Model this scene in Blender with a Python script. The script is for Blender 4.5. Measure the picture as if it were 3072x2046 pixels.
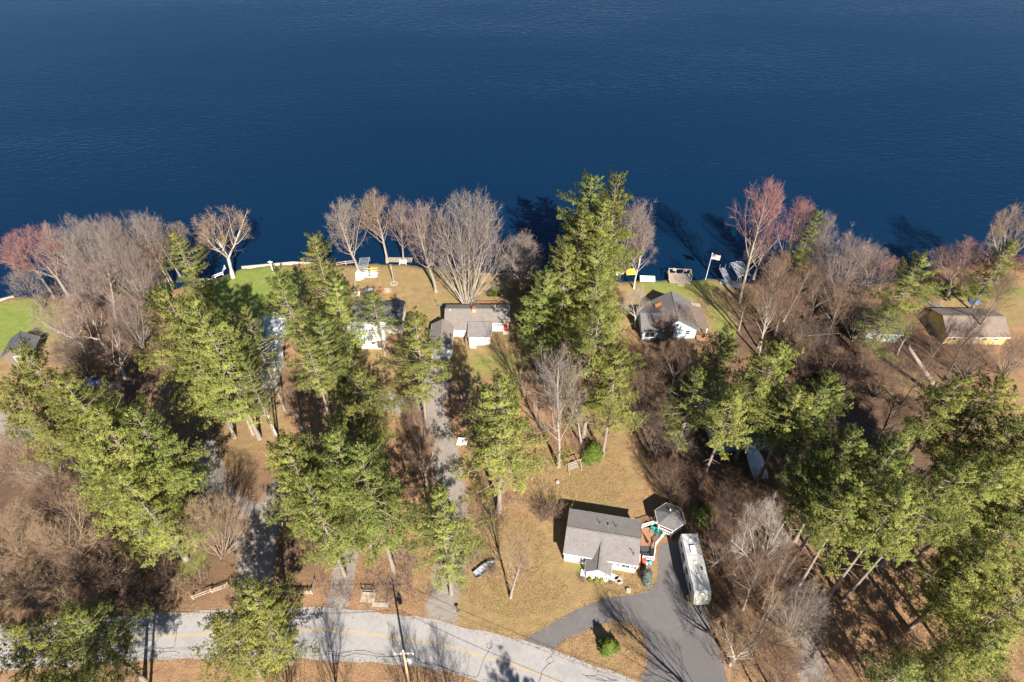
import bpy, bmesh, math, random
import numpy as np
from mathutils import Vector, Matrix, geometry

for o in list(bpy.data.objects): bpy.data.objects.remove(o)
S = bpy.context.scene
COL = S.collection
R = math.radians

# ------------------------------------------------------------------ camera
CAM_H, PITCH, FPX = 90.0, R(45.4), 2048.0
cam = bpy.data.cameras.new('camera'); cam.sensor_width = 36; cam.lens = 24
cam.clip_start = 1; cam.clip_end = 6000
co = bpy.data.objects.new('camera', cam); COL.objects.link(co)
co.location = (0, 0, CAM_H); co.rotation_euler = (R(90) - PITCH, 0, 0)
S.camera = co
# ------------------------------------------------------------------ sky, sun, exposure
SUN_EL, SUN_AZ = R(37.5), R(17.5)         # the shadows fall 17 degrees west of +Y
W_ = bpy.data.worlds.new('World'); S.world = W_; W_.use_nodes = True
nt = W_.node_tree; bg = nt.nodes['Background']
sky = nt.nodes.new('ShaderNodeTexSky'); sky.sky_type = 'NISHITA'; sky.sun_disc = False
sky.sun_elevation = SUN_EL; sky.sun_rotation = math.pi - SUN_AZ
sky.air_density = 1.0; sky.dust_density = 0.0; sky.ozone_density = 4.0; sky.altitude = 1200
nt.links.new(sky.outputs[0], bg.inputs[0]); bg.inputs[1].default_value = 0.05
sl = bpy.data.lights.new('sun', 'SUN'); sl.energy = 5.0; sl.angle = R(0.53); sl.color = (1, .93, .82)
so = bpy.data.objects.new('sun', sl); COL.objects.link(so)
d = Vector((-math.sin(SUN_AZ) * math.cos(SUN_EL), math.cos(SUN_AZ) * math.cos(SUN_EL), -math.sin(SUN_EL)))
so.rotation_euler = d.to_track_quat('-Z', 'Y').to_euler()
S.view_settings.view_transform = 'Standard'; S.view_settings.look = 'None'
S.view_settings.gamma = 1; S.view_settings.use_curve_mapping = False
S.view_settings.exposure = 1.28
S.cycles.max_bounces = 4; S.cycles.diffuse_bounces = 2; S.cycles.glossy_bounces = 2; S.cycles.transmission_bounces = 2

# ------------------------------------------------------------------ survey: picture point -> place on the ground (metres)
_c, _s = math.cos(PITCH), math.sin(PITCH)
def G(u, v, z=0.0):
    a = (u - 1536) / FPX; b = (1023 - v) / FPX
    t = (z - CAM_H) / (-_s + b * _c)
    return (a * t, (_c + b * _s) * t)
REG = {'A1': (0, 560, .3444), 'A2': (700, 560, .3444), 'A3': (1400, 500, .3444), 'A4': (2172, 500, .3827),
       'B1': (0, 1000, .3444), 'B2': (700, 1000, .3444), 'B3': (1400, 1000, .3444), 'B4': (2172, 1000, .3827),
       'C1': (0, 1506, .3444), 'C2': (700, 1506, .3444), 'C3': (1400, 1446, .3826), 'C4': (2172, 1446, .3827),
       'D': (0, 0, 1.305), 'F': (0, 0, 1), 'K1': (1000, 760, .1148), 'K2': (1860, 770, .1868), 'K3': (1270, 900, .12314),
       'K4': (1660, 1500, .14668), 'K5': (1880, 1480, .21676), 'K6': (2500, 840, .25513)}
def px(r, x, y):
    a, b, k = REG[r]; return (a + x * k, b + y * k)
def at(r, x, y, z=0.0): return G(*px(r, x, y), z)
def height_of(bx, by, v):
    b = (1023 - v) / FPX
    return (b * by * _c - by * _s) / (_c + b * _s) + CAM_H

# ------------------------------------------------------------------ materials
def node_mat(name):
    m = bpy.data.materials.new(name); m.use_nodes = True
    n = m.node_tree; return m, n, n.nodes['Principled BSDF']
def noise(n, scale, detail=4, rough=.6, vec=None):
    t = n.nodes.new('ShaderNodeTexNoise'); t.inputs['Scale'].default_value = scale
    t.inputs['Detail'].default_value = detail; t.inputs['Roughness'].default_value = rough
    if vec is not None: n.links.new(vec, t.inputs['Vector'])
    return t.outputs[0]
def coords(n, which='Object'):
    return n.nodes.new('ShaderNodeTexCoord').outputs[which]
def ramp(n, fac, stops):
    r = n.nodes.new('ShaderNodeValToRGB'); e = r.color_ramp.elements
    while len(e) < len(stops): e.new(.5)
    for q, (p, c) in zip(e, stops):
        q.position = p; q.color = (*c, 1) if len(c) == 3 else c
    n.links.new(fac, r.inputs[0]); return r.outputs[0]
def mixc(n, fac, a, b, mode='MIX'):
    m = n.nodes.new('ShaderNodeMix'); m.data_type = 'RGBA'; m.blend_type = mode
    for sock, val in ((m.inputs[0], fac), (m.inputs[6], a), (m.inputs[7], b)):
        if hasattr(val, 'is_output'): n.links.new(val, sock)
        elif isinstance(val, (int, float)): sock.default_value = val
        else: sock.default_value = (*val, 1)
    return m.outputs[2]
def math_(n, op, a, b=None, clamp=False):
    m = n.nodes.new('ShaderNodeMath'); m.operation = op; m.use_clamp = clamp
    for i, val in enumerate((a, b)):
        if val is None: continue
        if hasattr(val, 'is_output'): n.links.new(val, m.inputs[i])
        else: m.inputs[i].default_value = val
    return m.outputs[0]
def bump(n, b, h, strength=.4, dist=.05):
    k = n.nodes.new('ShaderNodeBump'); k.inputs['Strength'].default_value = strength
    k.inputs['Distance'].default_value = dist
    n.links.new(h, k.inputs['Height']); n.links.new(k.outputs[0], b.inputs['Normal'])
def mul(c, f): return tuple(min(1, x * f) for x in c)
def mat(name, col, rough=.8, var=.25, scale=3., fine=40., bmp=.2, metal=0.):
    m, n, b = node_mat(name)
    v = coords(n)
    a = noise(n, scale, 5, .65, v); f = noise(n, fine, 3, .6, v)
    c = ramp(n, a, [(.3, mul(col, 1 - var)), (.7, mul(col, 1 + var))])
    c = mixc(n, .5, c, mixc(n, f, mul(col, 1 - var), mul(col, 1 + var)))
    n.links.new(c, b.inputs['Base Color']); b.inputs['Roughness'].default_value = rough
    b.inputs['Metallic'].default_value = metal
    if bmp: bump(n, b, f, bmp, .02)
    return m
def roof_mat(name, col):
    m, n, b = node_mat(name); v = coords(n)
    bt = n.nodes.new('ShaderNodeTexBrick'); n.links.new(v, bt.inputs['Vector'])
    bt.inputs['Scale'].default_value = 1; bt.inputs['Brick Width'].default_value = .34; bt.inputs['Row Height'].default_value = .16
    bt.inputs['Mortar Size'].default_value = .012
    bt.inputs['Color1'].default_value = (*mul(col, 1.22), 1); bt.inputs['Color2'].default_value = (*mul(col, .82), 1)
    bt.inputs['Mortar'].default_value = (*mul(col, .6), 1)
    st = noise(n, .9, 5, .7, v)
    c = mixc(n, .45, bt.outputs[0], ramp(n, st, [(.3, mul(col, .75)), (.7, mul(col, 1.2))]))
    fl = noise(n, 9, 2, .6, v)
    c = mixc(n, ramp(n, fl, [(.58, (0, 0, 0)), (.72, (.5, .5, .5))]), c, mul(col, 1.6))
    n.links.new(c, b.inputs['Base Color']); b.inputs['Roughness'].default_value = .9
    bump(n, b, bt.outputs[1], .4, .02); return m

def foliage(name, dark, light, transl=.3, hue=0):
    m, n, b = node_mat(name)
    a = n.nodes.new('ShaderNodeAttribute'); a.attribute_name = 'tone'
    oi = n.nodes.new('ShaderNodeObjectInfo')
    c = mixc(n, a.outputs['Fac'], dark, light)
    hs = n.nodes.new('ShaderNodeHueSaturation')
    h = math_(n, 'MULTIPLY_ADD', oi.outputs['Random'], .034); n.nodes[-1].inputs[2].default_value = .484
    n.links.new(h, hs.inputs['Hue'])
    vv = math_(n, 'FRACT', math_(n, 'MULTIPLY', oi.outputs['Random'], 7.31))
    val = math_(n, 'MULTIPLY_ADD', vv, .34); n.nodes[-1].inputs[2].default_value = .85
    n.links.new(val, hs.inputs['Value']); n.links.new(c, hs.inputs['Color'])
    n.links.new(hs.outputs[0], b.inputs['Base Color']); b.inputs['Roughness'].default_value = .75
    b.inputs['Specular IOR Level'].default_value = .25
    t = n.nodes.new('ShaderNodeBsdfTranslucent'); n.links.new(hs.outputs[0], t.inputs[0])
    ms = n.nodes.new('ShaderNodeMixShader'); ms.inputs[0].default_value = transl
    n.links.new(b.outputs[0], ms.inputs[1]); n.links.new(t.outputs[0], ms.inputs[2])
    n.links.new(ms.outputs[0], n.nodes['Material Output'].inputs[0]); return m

M = {}
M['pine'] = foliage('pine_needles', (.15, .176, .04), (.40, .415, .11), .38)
M['spruce'] = foliage('blue_spruce_needles', (.11, .145, .125), (.25, .29, .25))
M['bush'] = foliage('bright_needles', (.08, .13, .02), (.2, .26, .04))
M['pinebark'] = mat('pine_bark', (.25, .20, .165), .95, .4, 2, 14, .6)
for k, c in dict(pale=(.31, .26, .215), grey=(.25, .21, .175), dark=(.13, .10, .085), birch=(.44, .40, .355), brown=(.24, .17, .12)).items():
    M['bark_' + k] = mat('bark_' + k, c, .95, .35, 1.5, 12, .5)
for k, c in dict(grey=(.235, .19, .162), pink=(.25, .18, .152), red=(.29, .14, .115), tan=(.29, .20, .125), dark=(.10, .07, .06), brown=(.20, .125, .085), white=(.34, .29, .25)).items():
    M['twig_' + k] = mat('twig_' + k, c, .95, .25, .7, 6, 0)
M['white'] = mat('white_siding', (.80, .80, .78), .6, .05, 1, 8, .05)
M['trim'] = mat('white_trim', (.82, .82, .80), .5, .04, 2, 20, 0)
M['cream'] = mat('cream_siding', (.78, .76, .68), .6, .06, 1, 8, .05)
M['blue_siding'] = mat('pale_blue_siding', (.42, .52, .62), .65, .1, 1, 8, .05)
M['yellow_siding'] = mat('yellow_siding', (.72, .52, .16), .65, .12, 1, 8, .05)
M['roof_grey'] = roof_mat('grey_shingle', (.205, .185, .18))
M['roof_brown'] = roof_mat('brown_grey_shingle', (.19, .165, .148))
M['roof_tan'] = roof_mat('tan_shingle', (.20, .155, .125))
M['roof_dark'] = roof_mat('charcoal_shingle', (.085, .085, .095))
M['roof_slate'] = roof_mat('weathered_slate_shingle', (.135, .126, .128))
M['metal_green'] = mat('green_metal_roof', (.075, .14, .125), .35, .25, 1.2, 10, .1, .3)
M['metal_glare'] = mat('green_metal_glare', (.46, .47, .48), .6, .25, 1.2, 8, .1, .0)  # sun glare on the green metal, put into the colour
M['glass'] = mat('window_glass', (.05, .06, .07), .12, .2, 1, 4, 0)
M['shutter'] = mat('navy_shutter', (.05, .06, .18), .6, .1)
M['red_door'] = mat('red_paint', (.42, .05, .04), .5, .12)
M['brick'] = mat('brick', (.36, .20, .13), .9, .35, 6, 30, .4)
M['tan_brick'] = mat('tan_brick', (.50, .34, .19), .9, .3, 6, 30, .4)
M['deck'] = mat('brown_deck_stain', (.28, .145, .085), .8, .25, 2, 20, .2)
M['wood'] = mat('weathered_wood', (.30, .25, .20), .9, .25, 2, 20, .3)
M['wood_pale'] = mat('pale_timber', (.42, .34, .255), .85, .2, 2, 20, .3)
M['wood_dark'] = mat('dark_timber', (.16, .12, .095), .9, .3, 2, 20, .3)
M['pole_wood'] = mat('pole_wood', (.40, .27, .16), .9, .3, 2, 14, .3)
M['teal'] = mat('teal_plastic', (.02, .30, .30), .45, .12)
M['alu'] = mat('aluminium', (.55, .57, .60), .4, .12, 3, 30, 0, .6)
M['dull_metal'] = mat('dull_metal', (.38, .39, .42), .5, .2, 3, 30, 0, .4)
M['black'] = mat('black_plastic', (.025, .025, .028), .5, .2)
M['charcoal'] = mat('charcoal_tarp', (.055, .055, .065), .6, .2)
M['red'] = mat('red_plastic', (.55, .06, .03), .5, .12)
M['blue'] = mat('blue_plastic', (.05, .25, .50), .5, .12)
M['sky_blue'] = mat('aqua_paint', (.08, .42, .55), .45, .1)
M['tarp_blue'] = mat('blue_tarp', (.03, .12, .38), .6, .25)
M['yellow'] = mat('yellow_plastic', (.72, .45, .04), .5, .15)
M['orange'] = mat('orange_fabric', (.62, .22, .05), .6, .15)
M['rust'] = mat('rusty_brown', (.28, .10, .05), .8, .3)
M['rv'] = mat('rv_white', (.46, .455, .45), .55, .22, .8, 6, .05)
M['rv_cap'] = mat('rv_cream_cap', (.60, .58, .47), .5, .1, .8, 6, .05)
M['wrap'] = mat('shrink_wrap', (.62, .66, .74), .35, .2, 1.2, 5, .5)
M['green_lid'] = mat('green_lid', (.10, .15, .12), .7, .2)
M['stone'] = mat('pale_stone', (.34, .31, .27), .9, .25, 2, 12, .5)
M['concrete'] = mat('concrete', (.40, .365, .31), .9, .2, 2, 12, .3)
M['paint_y'] = mat('yellow_road_paint', (.46, .33, .13), .85, .3, 4, 20, .1)
M['seal'] = mat('crack_sealant', (.045, .045, .05), .7, .3, 4, 20, 0)
M['wire'] = mat('wire', (.12, .12, .125), .5, .1)

# lake water: small wind ripples crossing at an angle
def water_mat():
    m, n, b = node_mat('lake_water')
    v = coords(n)
    mp = n.nodes.new('ShaderNodeMapping'); mp.inputs['Rotation'].default_value = (0, 0, R(-24))
    mp.inputs['Scale'].default_value = (.42, 1.6, 1); n.links.new(v, mp.inputs[0])
    mp2 = n.nodes.new('ShaderNodeMapping'); mp2.inputs['Rotation'].default_value = (0, 0, R(28))
    mp2.inputs['Scale'].default_value = (.4, 1.3, 1); n.links.new(v, mp2.inputs[0])
    mp3 = n.nodes.new('ShaderNodeMapping'); mp3.inputs['Rotation'].default_value = (0, 0, R(-12)); mp3.inputs['Scale'].default_value = (.006, .022, 1); n.links.new(v, mp3.inputs[0])
    a = noise(n, .95, 4, .55, mp.outputs[0]); c = noise(n, .8, 4, .55, mp2.outputs[0])
    w = mixc(n, .5, a, c)
    gust = noise(n, 1.0, 3, .55, mp3.outputs[0])
    w = math_(n, 'MULTIPLY', w, ramp(n, gust, [(.32, (.4, .4, .4)), (.68, (1.3, 1.3, 1.3))]))
    bump(n, b, w, .5, .35)
    patch = noise(n, .02, 2, .5, v)
    n.links.new(mixc(n, patch, (.0018, .0145, .040), (.0024, .0172, .047)), b.inputs['Base Color'])
    b.inputs['Roughness'].default_value = .10; b.inputs['Specular IOR Level'].default_value = .5; b.inputs['IOR'].default_value = 1.333
    return m
M['water'] = water_mat()

# ground: leaf litter, dry grass, green grass, gravel and painted wood shade laid out by survey zones
def ground_mat():
    m, n, b = node_mat('ground')
    v = coords(n)
    def attr(k):
        a = n.nodes.new('ShaderNodeAttribute'); a.attribute_name = k; return a.outputs['Fac']
    big = noise(n, .11, 5, .65, v); mid = noise(n, .7, 5, .7, v); fine = noise(n, 5.5, 3, .75, v); leaf = noise(n, 11, 2, .8, v)
    litter = ramp(n, mid, [(.28, (0.12, 0.068, 0.036)), (.5, (0.245, 0.143, 0.073)), (.72, (0.345, 0.22, 0.12))])
    litter = mixc(n, ramp(n, leaf, [(.45, (0, 0, 0)), (.62, (.8, .8, .8))]), litter, (0.378, 0.220, 0.111))
    litter = mixc(n, ramp(n, fine, [(.36, (.75, .75, .75)), (.5, (0, 0, 0))]), litter, (0.077, 0.042, 0.024))
    tan = ramp(n, mid, [(.28, (0.172, 0.124, 0.050)), (.55, (0.284, 0.192, 0.085)), (.75, (0.353, 0.236, 0.115))])
    tan = mixc(n, ramp(n, big, [(.38, (.6, .6, .6)), (.55, (0, 0, 0))]), tan, (0.189, 0.160, 0.052))
    worn = noise(n, .28, 4, .6, v)
    tan = mixc(n, ramp(n, worn, [(.54, (0, 0, 0)), (.68, (.75, .75, .75))]), tan, (.21, .125, .065))
    tan = mixc(n, ramp(n, worn, [(.30, (.6, .6, .6)), (.42, (0, 0, 0))]), tan, (.17, .165, .05))
    tan = mixc(n, ramp(n, leaf, [(.5, (0, 0, 0)), (.68, (.6, .6, .6))]), tan, (0.396, 0.240, 0.111))
    tan = mixc(n, ramp(n, fine, [(.38, (.6, .6, .6)), (.52, (0, 0, 0))]), tan, (0.129, 0.096, 0.037))
    green = ramp(n, mid, [(.3, (.125, .175, .022)), (.55, (.18, .22, .036)), (.78, (.26, .245, .072))])
    green = mixc(n, ramp(n, worn, [(.5, (0, 0, 0)), (.7, (.6, .6, .6))]), green, (.25, .215, .075))
    green = mixc(n, ramp(n, fine, [(.38, (.5, .5, .5)), (.55, (0, 0, 0))]), green, (0.086, 0.112, 0.022))
    gf = noise(n, 24, 3, .7, v)
    grav = mixc(n, .5, ramp(n, mid, [(.25, (0.181, 0.152, 0.130)), (.75, (0.310, 0.268, 0.233))]), ramp(n, gf, [(.3, (0.163, 0.140, 0.122)), (.5, (0.249, 0.216, 0.189)), (.7, (0.353, 0.308, 0.270))]))
    edge = math_(n, 'SUBTRACT', math_(n, 'ADD', math_(n, 'MULTIPLY', big, .8), math_(n, 'MULTIPLY', mid, .9)), .85)
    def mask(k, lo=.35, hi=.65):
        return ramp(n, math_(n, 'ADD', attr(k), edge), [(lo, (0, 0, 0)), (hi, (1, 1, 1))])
    shade_floor = ramp(n, mid, [(.28, (.045, .027, .017)), (.55, (.095, .056, .034)), (.78, (.17, .10, .056))])  # dark leaf mould colour that carries the shade under the trees
    shade_floor = mixc(n, ramp(n, leaf, [(.5, (0, 0, 0)), (.7, (.7, .7, .7))]), shade_floor, (.24, .14, .075))
    c = mixc(n, mask('shade_floor', .3, .9), litter, shade_floor)
    c = mixc(n, mask('tan', .3, .75), c, tan)
    c = mixc(n, mask('green', .3, .8), c, green)
    c = mixc(n, mask('gravel', .34, .85), c, grav)
    n.links.new(c, b.inputs['Base Color']); b.inputs['Roughness'].default_value = .95
    bump(n, b, math_(n, 'ADD', fine, math_(n, 'MULTIPLY', mid, 2.0)), .8, .12); return m
M['ground'] = ground_mat()
def asphalt(name, col, sc):
    m, n, b = node_mat(name); v = coords(n)
    a = noise(n, .35, 5, .7, v); f = noise(n, 30, 2, .6, v); g = noise(n, 1.6, 4, .7, v)
    c = ramp(n, a, [(.3, mul(col, .84)), (.7, mul(col, 1.14))])
    c = mixc(n, .4, c, ramp(n, g, [(.35, mul(col, .66)), (.68, mul(col, 1.25))]))
    pt = noise(n, .14, 2, .4, v); c = mixc(n, ramp(n, pt, [(.55, (0, 0, 0)), (.585, (.5, .5, .5))]), c, mul(col, .7))
    sp_ = noise(n, 4.5, 3, .8, v); c = mixc(n, ramp(n, sp_, [(.62, (0, 0, 0)), (.74, (.55, .55, .55))]), c, mul(col, 1.7))
    c = mixc(n, .3, c, ramp(n, f, [(.3, mul(col, .7)), (.7, mul(col, 1.3))]))
    n.links.new(c, b.inputs['Base Color']); b.inputs['Roughness'].default_value = .9
    bump(n, b, f, .3, .01); return m
M['road'] = asphalt('old_asphalt', (.305, .29, .285), 1)
M['drive'] = asphalt('dark_asphalt', (.128, .118, .118), 1)

# ------------------------------------------------------------------ object helpers
def tag(o, label=None, cat=None, group=None, kind=None):
    if label: o['label'] = label
    if cat: o['category'] = cat
    if group: o['group'] = group
    if kind: o['kind'] = kind
    return o
def empty(name, x, y, z=0, rot=0, label=None, cat=None, group=None):
    o = bpy.data.objects.new(name, None); COL.objects.link(o); o.empty_display_size = .3
    o.location = (x, y, z); o.rotation_euler = (0, 0, R(rot)); return tag(o, label, cat, group)
def link(name, me, parent=None):
    o = bpy.data.objects.new(name, me); COL.objects.link(o)
    if parent is not None: o.parent = parent
    return o
class MB:
    def __init__(s): s.v = []; s.f = []
    def add(s, vs, fs):
        k = len(s.v); s.v += [tuple(p) for p in vs]; s.f += [tuple(i + k for i in f) for f in fs]; return s
    def box(s, x0, x1, y0, y1, z0, z1):
        return s.add([(x0, y0, z0), (x1, y0, z0), (x1, y1, z0), (x0, y1, z0), (x0, y0, z1), (x1, y0, z1), (x1, y1, z1), (x0, y1, z1)],
                     [(0, 3, 2, 1), (4, 5, 6, 7), (0, 1, 5, 4), (1, 2, 6, 5), (2, 3, 7, 6), (3, 0, 4, 7)])
    def beam(s, p, q, w, h=None):
        p, q = Vector(p), Vector(q); h = h or w; d = (q - p).normalized()
        a = d.cross(Vector((0, 0, 1)));  a = a.normalized() if a.length > 1e-4 else Vector((1, 0, 0))
        b = a.cross(d).normalized(); a *= w / 2; b *= h / 2
        return s.add([p - a - b, p + a - b, p + a + b, p - a + b, q - a - b, q + a - b, q + a + b, q - a + b],
                     [(0, 3, 2, 1), (4, 5, 6, 7), (0, 1, 5, 4), (1, 2, 6, 5), (2, 3, 7, 6), (3, 0, 4, 7)])
    def tube(s, pts, rs, n=8, cap=True):
        pts = [Vector(p) for p in pts]; vs = []; fs = []
        for i, p in enumerate(pts):
            d = (pts[min(i + 1, len(pts) - 1)] - pts[max(i - 1, 0)]).normalized()
            a = d.cross(Vector((0, 0, 1))); a = a.normalized() if a.length > 1e-3 else Vector((1, 0, 0))
            b = d.cross(a).normalized()
            r = rs[i] if hasattr(rs, '__len__') else rs
            vs += [p + (a * math.cos(2 * math.pi * k / n) + b * math.sin(2 * math.pi * k / n)) * r for k in range(n)]
        for i in range(len(pts) - 1):
            for k in range(n):
                k2 = (k + 1) % n; fs.append((i * n + k, i * n + k2, (i + 1) * n + k2, (i + 1) * n + k))
        if cap: fs += [tuple(range(n - 1, -1, -1)), tuple((len(pts) - 1) * n + k for k in range(n))]
        return s.add(vs, fs)
    def slab(s, quad, th):
        q = [Vector(p) for p in quad]; nn = (q[1] - q[0]).cross(q[-1] - q[0]).normalized()
        if nn.z < 0: q.reverse(); nn = -nn
        k = len(q); bot = [p - nn * th for p in q]
        return s.add(q + bot, [tuple(range(k)), tuple(range(2 * k - 1, k - 1, -1))] + [(i, k + i, k + (i + 1) % k, (i + 1) % k) for i in range(k)])
    def build(s, name, m, parent=None, smooth=False, bev=0):
        me = bpy.data.meshes.new(name); me.from_pydata(s.v, [], s.f); me.materials.append(M[m] if isinstance(m, str) else m)
        bm = bmesh.new(); bm.from_mesh(me); bmesh.ops.recalc_face_normals(bm, faces=bm.faces)
        if bev: bmesh.ops.bevel(bm, geom=bm.edges[:], offset=bev, segments=2, affect='EDGES', profile=.5)
        bm.to_mesh(me); bm.free()
        if smooth:
            for p in me.polygons: p.use_smooth = True
        return link(name, me, parent)
def np_mesh(name, V, T, m, tone=None):
    me = bpy.data.meshes.new(name); V = np.asarray(V, np.float32); T = np.asarray(T, np.int32)
    me.vertices.add(len(V)); me.vertices.foreach_set('co', V.ravel())
    me.loops.add(T.size); me.loops.foreach_set('vertex_index', T.ravel())
    me.polygons.add(len(T)); me.polygons.foreach_set('loop_start', np.arange(len(T), dtype=np.int32) * T.shape[1])
    me.update(calc_edges=True); me.validate()
    if tone is not None:
        a = me.attributes.new('tone', 'FLOAT', 'POINT'); a.data.foreach_set('value', np.asarray(tone, np.float32))
    if m: me.materials.append(m)
    return me
def spline(pts, step=1.0, closed=False):
    P = [np.array(p, float) for p in pts]; out = []; n = len(P)
    for i in range(n if closed else n - 1):
        p0 = P[(i - 1) % n] if closed or i > 0 else 2 * P[0] - P[1]; p1 = P[i]; p2 = P[(i + 1) % n]
        p3 = P[(i + 2) % n] if closed or i + 2 < n else 2 * P[-1] - P[-2]
        k = max(1, int(np.linalg.norm(p2 - p1) / step))
        for j in range(k):
            t = j / k
            out.append(.5 * (2 * p1 + (p2 - p0) * t + (2 * p0 - 5 * p1 + 4 * p2 - p3) * t * t + (3 * p1 - p0 - 3 * p2 + p3) * t ** 3))
    if not closed: out.append(P[-1])
    return [tuple(q) for q in out]
def flat_poly(name, pts, z, m, parent=None):
    tri = geometry.tessellate_polygon([[Vector((p[0], p[1], 0)) for p in pts]])
    me = bpy.data.meshes.new(name); me.from_pydata([(p[0], p[1], z) for p in pts], [], [tuple(t) for t in tri])
    bm = bmesh.new(); bm.from_mesh(me)
    for f in bm.faces:
        if f.normal.z < 0: f.normal_flip()
    bm.to_mesh(me); bm.free(); me.materials.append(M[m]); return link(name, me, parent)
def ribbon(name, pts, w, z, m, parent=None, off=0.):
    P = [Vector((p[0], p[1])) for p in pts]; vs = []; fs = []
    for i, p in enumerate(P):
        d = (P[min(i + 1, len(P) - 1)] - P[max(i - 1, 0)]).normalized(); nn = Vector((-d.y, d.x))
        ww = w[i] if hasattr(w, '__len__') else w
        for k in (-1, 1):
            q = p + nn * (off + k * ww / 2); vs.append((q.x, q.y, z))
    for i in range(len(P) - 1): fs.append((2 * i, 2 * i + 2, 2 * i + 3, 2 * i + 1))
    me = bpy.data.meshes.new(name); me.from_pydata(vs, [], fs)
    bm = bmesh.new(); bm.from_mesh(me)
    for f in bm.faces:
        if f.normal.z < 0: f.normal_flip()
    bm.to_mesh(me); bm.free(); me.materials.append(M[m]); return link(name, me, parent)

# ------------------------------------------------------------------ ground, shore, water
WATER_Z = -.75
shore_px = [(-900, 1010), (-300, 930), (0, 897), (45, 884), (200, 880), (400, 872), (560, 852), (620, 832), (690, 815), (723, 799), (879, 785), (1010, 790), (1065, 788),
            (1168, 785), (1320, 797), (1560, 817), (1700, 830), (1900, 838), (1968, 833), (2089, 834), (2172, 829), (2230, 843), (2400, 852), (2560, 852),
            (2690, 836), (2790, 806), (2900, 790), (3072, 780), (3500, 760), (4200, 745)]
shore = spline([G(*p) for p in shore_px], 3.0)
SX = np.array([p[0] for p in shore]); SY = np.array([p[1] for p in shore])
def shore_y(x): return np.interp(x, SX, SY)
# zones: (region, x, y, rx_m, ry_m, weight)
tan_z = [('D', 930, 660, 24, 9, 1), ('D', 1060, 690, 16, 9, 1), ('D', 1110, 820, 9, 7, .9), ('D', 1190, 760, 7, 8, .55), ('D', 620, 960, 5, 8, .6), ('D', 860, 835, 8, 5, .9),
         ('D', 1550, 660, 12, 6, 1), ('D', 1330, 1120, 10, 8, .75), ('D', 1160, 1300, 12, 9, .9), ('D', 1200, 1390, 12, 6, .9), ('D', 1390, 1490, 7, 5, .55), ('D', 1420, 1340, 8, 4, .75),
         ('D', 1370, 1090, 8, 6, .8), ('D', 60, 760, 14, 8, .8), ('D', 100, 850, 14, 9, .7), ('D', 560, 1000, 5, 10, .55), ('D', 1220, 1240, 6, 8, .55), ('D', 2270, 700, 12, 5, .8), ('D', 2080, 880, 9, 4, .6),
         ('D', 480, 1290, 8, 4, .25), ('D', 980, 1230, 5, 8, .5), ('D', 1400, 1000, 5, 6, .7), ('D', 1230, 1160, 6, 4, .4), ('D', 1720, 700, 6, 6, .5), ('D', 130, 1330, 14, 6, .25), ('D', 1650, 740, 4, 7, .7), ('D', 330,1240,6,6,.3)]
green_z = [('D', 30, 750, 9, 8, 1), ('D', 570, 665, 11, 8, 1.05), ('D', 500, 700, 6, 6, .9), ('D', 640, 640, 8, 4, .8), ('D', 1560, 655, 10, 3, .75), ('D', 1660, 740, 2.5, 7, .6), ('D', 1130, 840, 7, 4, .5),
           ('D', 1600, 670, 6, 3, .6), ('D', 2240, 670, 14, 2.5, .7), ('D', 2210, 735, 12, 1.6, .7), ('D', 920, 740, 8, 3, .4), ('D', 1340, 1310, 1.6, 1.4, .8), ('D', 1120, 1010, 3, 3, .3), ('D', 430, 1290, 4, 3, .5), ('D', 380, 1320, 4, 2, .5)]
grav_paths = [([(985, 880), (985, 920), (1000, 960), (1015, 1010), (1026, 1060), (1034, 1110), (1040, 1170), (1040, 1240), (1035, 1310), (1020, 1370), (1012, 1430)], 2.2),
              ([(800, 1230), (795, 1290), (782, 1350), (770, 1410)], 1.7), ([(985, 900), (940, 930), (880, 920), (830, 915)], 1.8), ([(1000, 830), (1010, 870), (1000, 905)], 2.2),
              ([(650, 1130), (615, 1200), (595, 1260), (585, 1330), (590, 1400)], 2.4), ([(0, 975), (30, 985), (60, 1000)], 3.0), ([(590, 1270), (480, 1215), (400, 1255), (330, 1225)], 1.5),
              ([(1840, 1440), (1860, 1500), (1880, 1600)], 1.9), ([(470, 1030), (500, 1130), (590, 1190)], 2.0), ([(2120, 690), (2170, 710), (2215, 725)], .8), ([(1335, 1262), (1480, 1278), (1500, 1330)], .0)]
shade_floor_z = [('D', 1750, 760, 20, 9, 1), ('D', 1900, 760, 22, 12, 1), ('D', 2030, 870, 20, 9, .85), ('D', 1580, 940, 7, 14, 1), ('D', 1850, 960, 26, 14, 1), ('D', 1950, 1120, 18, 7, .9), ('D', 1760, 1220, 8, 12, .8), ('D', 2150, 1100, 18, 14, .9), ('D', 180, 1300, 26, 9, 1), ('D', 60, 1150, 14, 12, .9), ('D', 430, 1120, 12, 14, .9), ('D', 250, 900, 10, 10, .9), ('D', 720, 1180, 13, 12, .8), ('D', 330, 820, 10, 10, .9), ('D', 1230, 780, 6, 14, .9), ('D', 650, 900, 8, 8, .6), ('D', 200, 720, 14, 8, .7), ('D', 2150, 680, 12, 6, .6), ('D', 1750, 1400, 5, 12, .6), ('D', 2300, 1000, 8, 10, .6)]  # zones where woodland shade is painted into the floor colour
ZS = [(*at(r, x, y), a, b, w) for r, x, y, a, b, w in shade_floor_z]
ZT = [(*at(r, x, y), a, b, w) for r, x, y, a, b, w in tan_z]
ZG = [(*at(r, x, y), a, b, w) for r, x, y, a, b, w in green_z]
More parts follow.
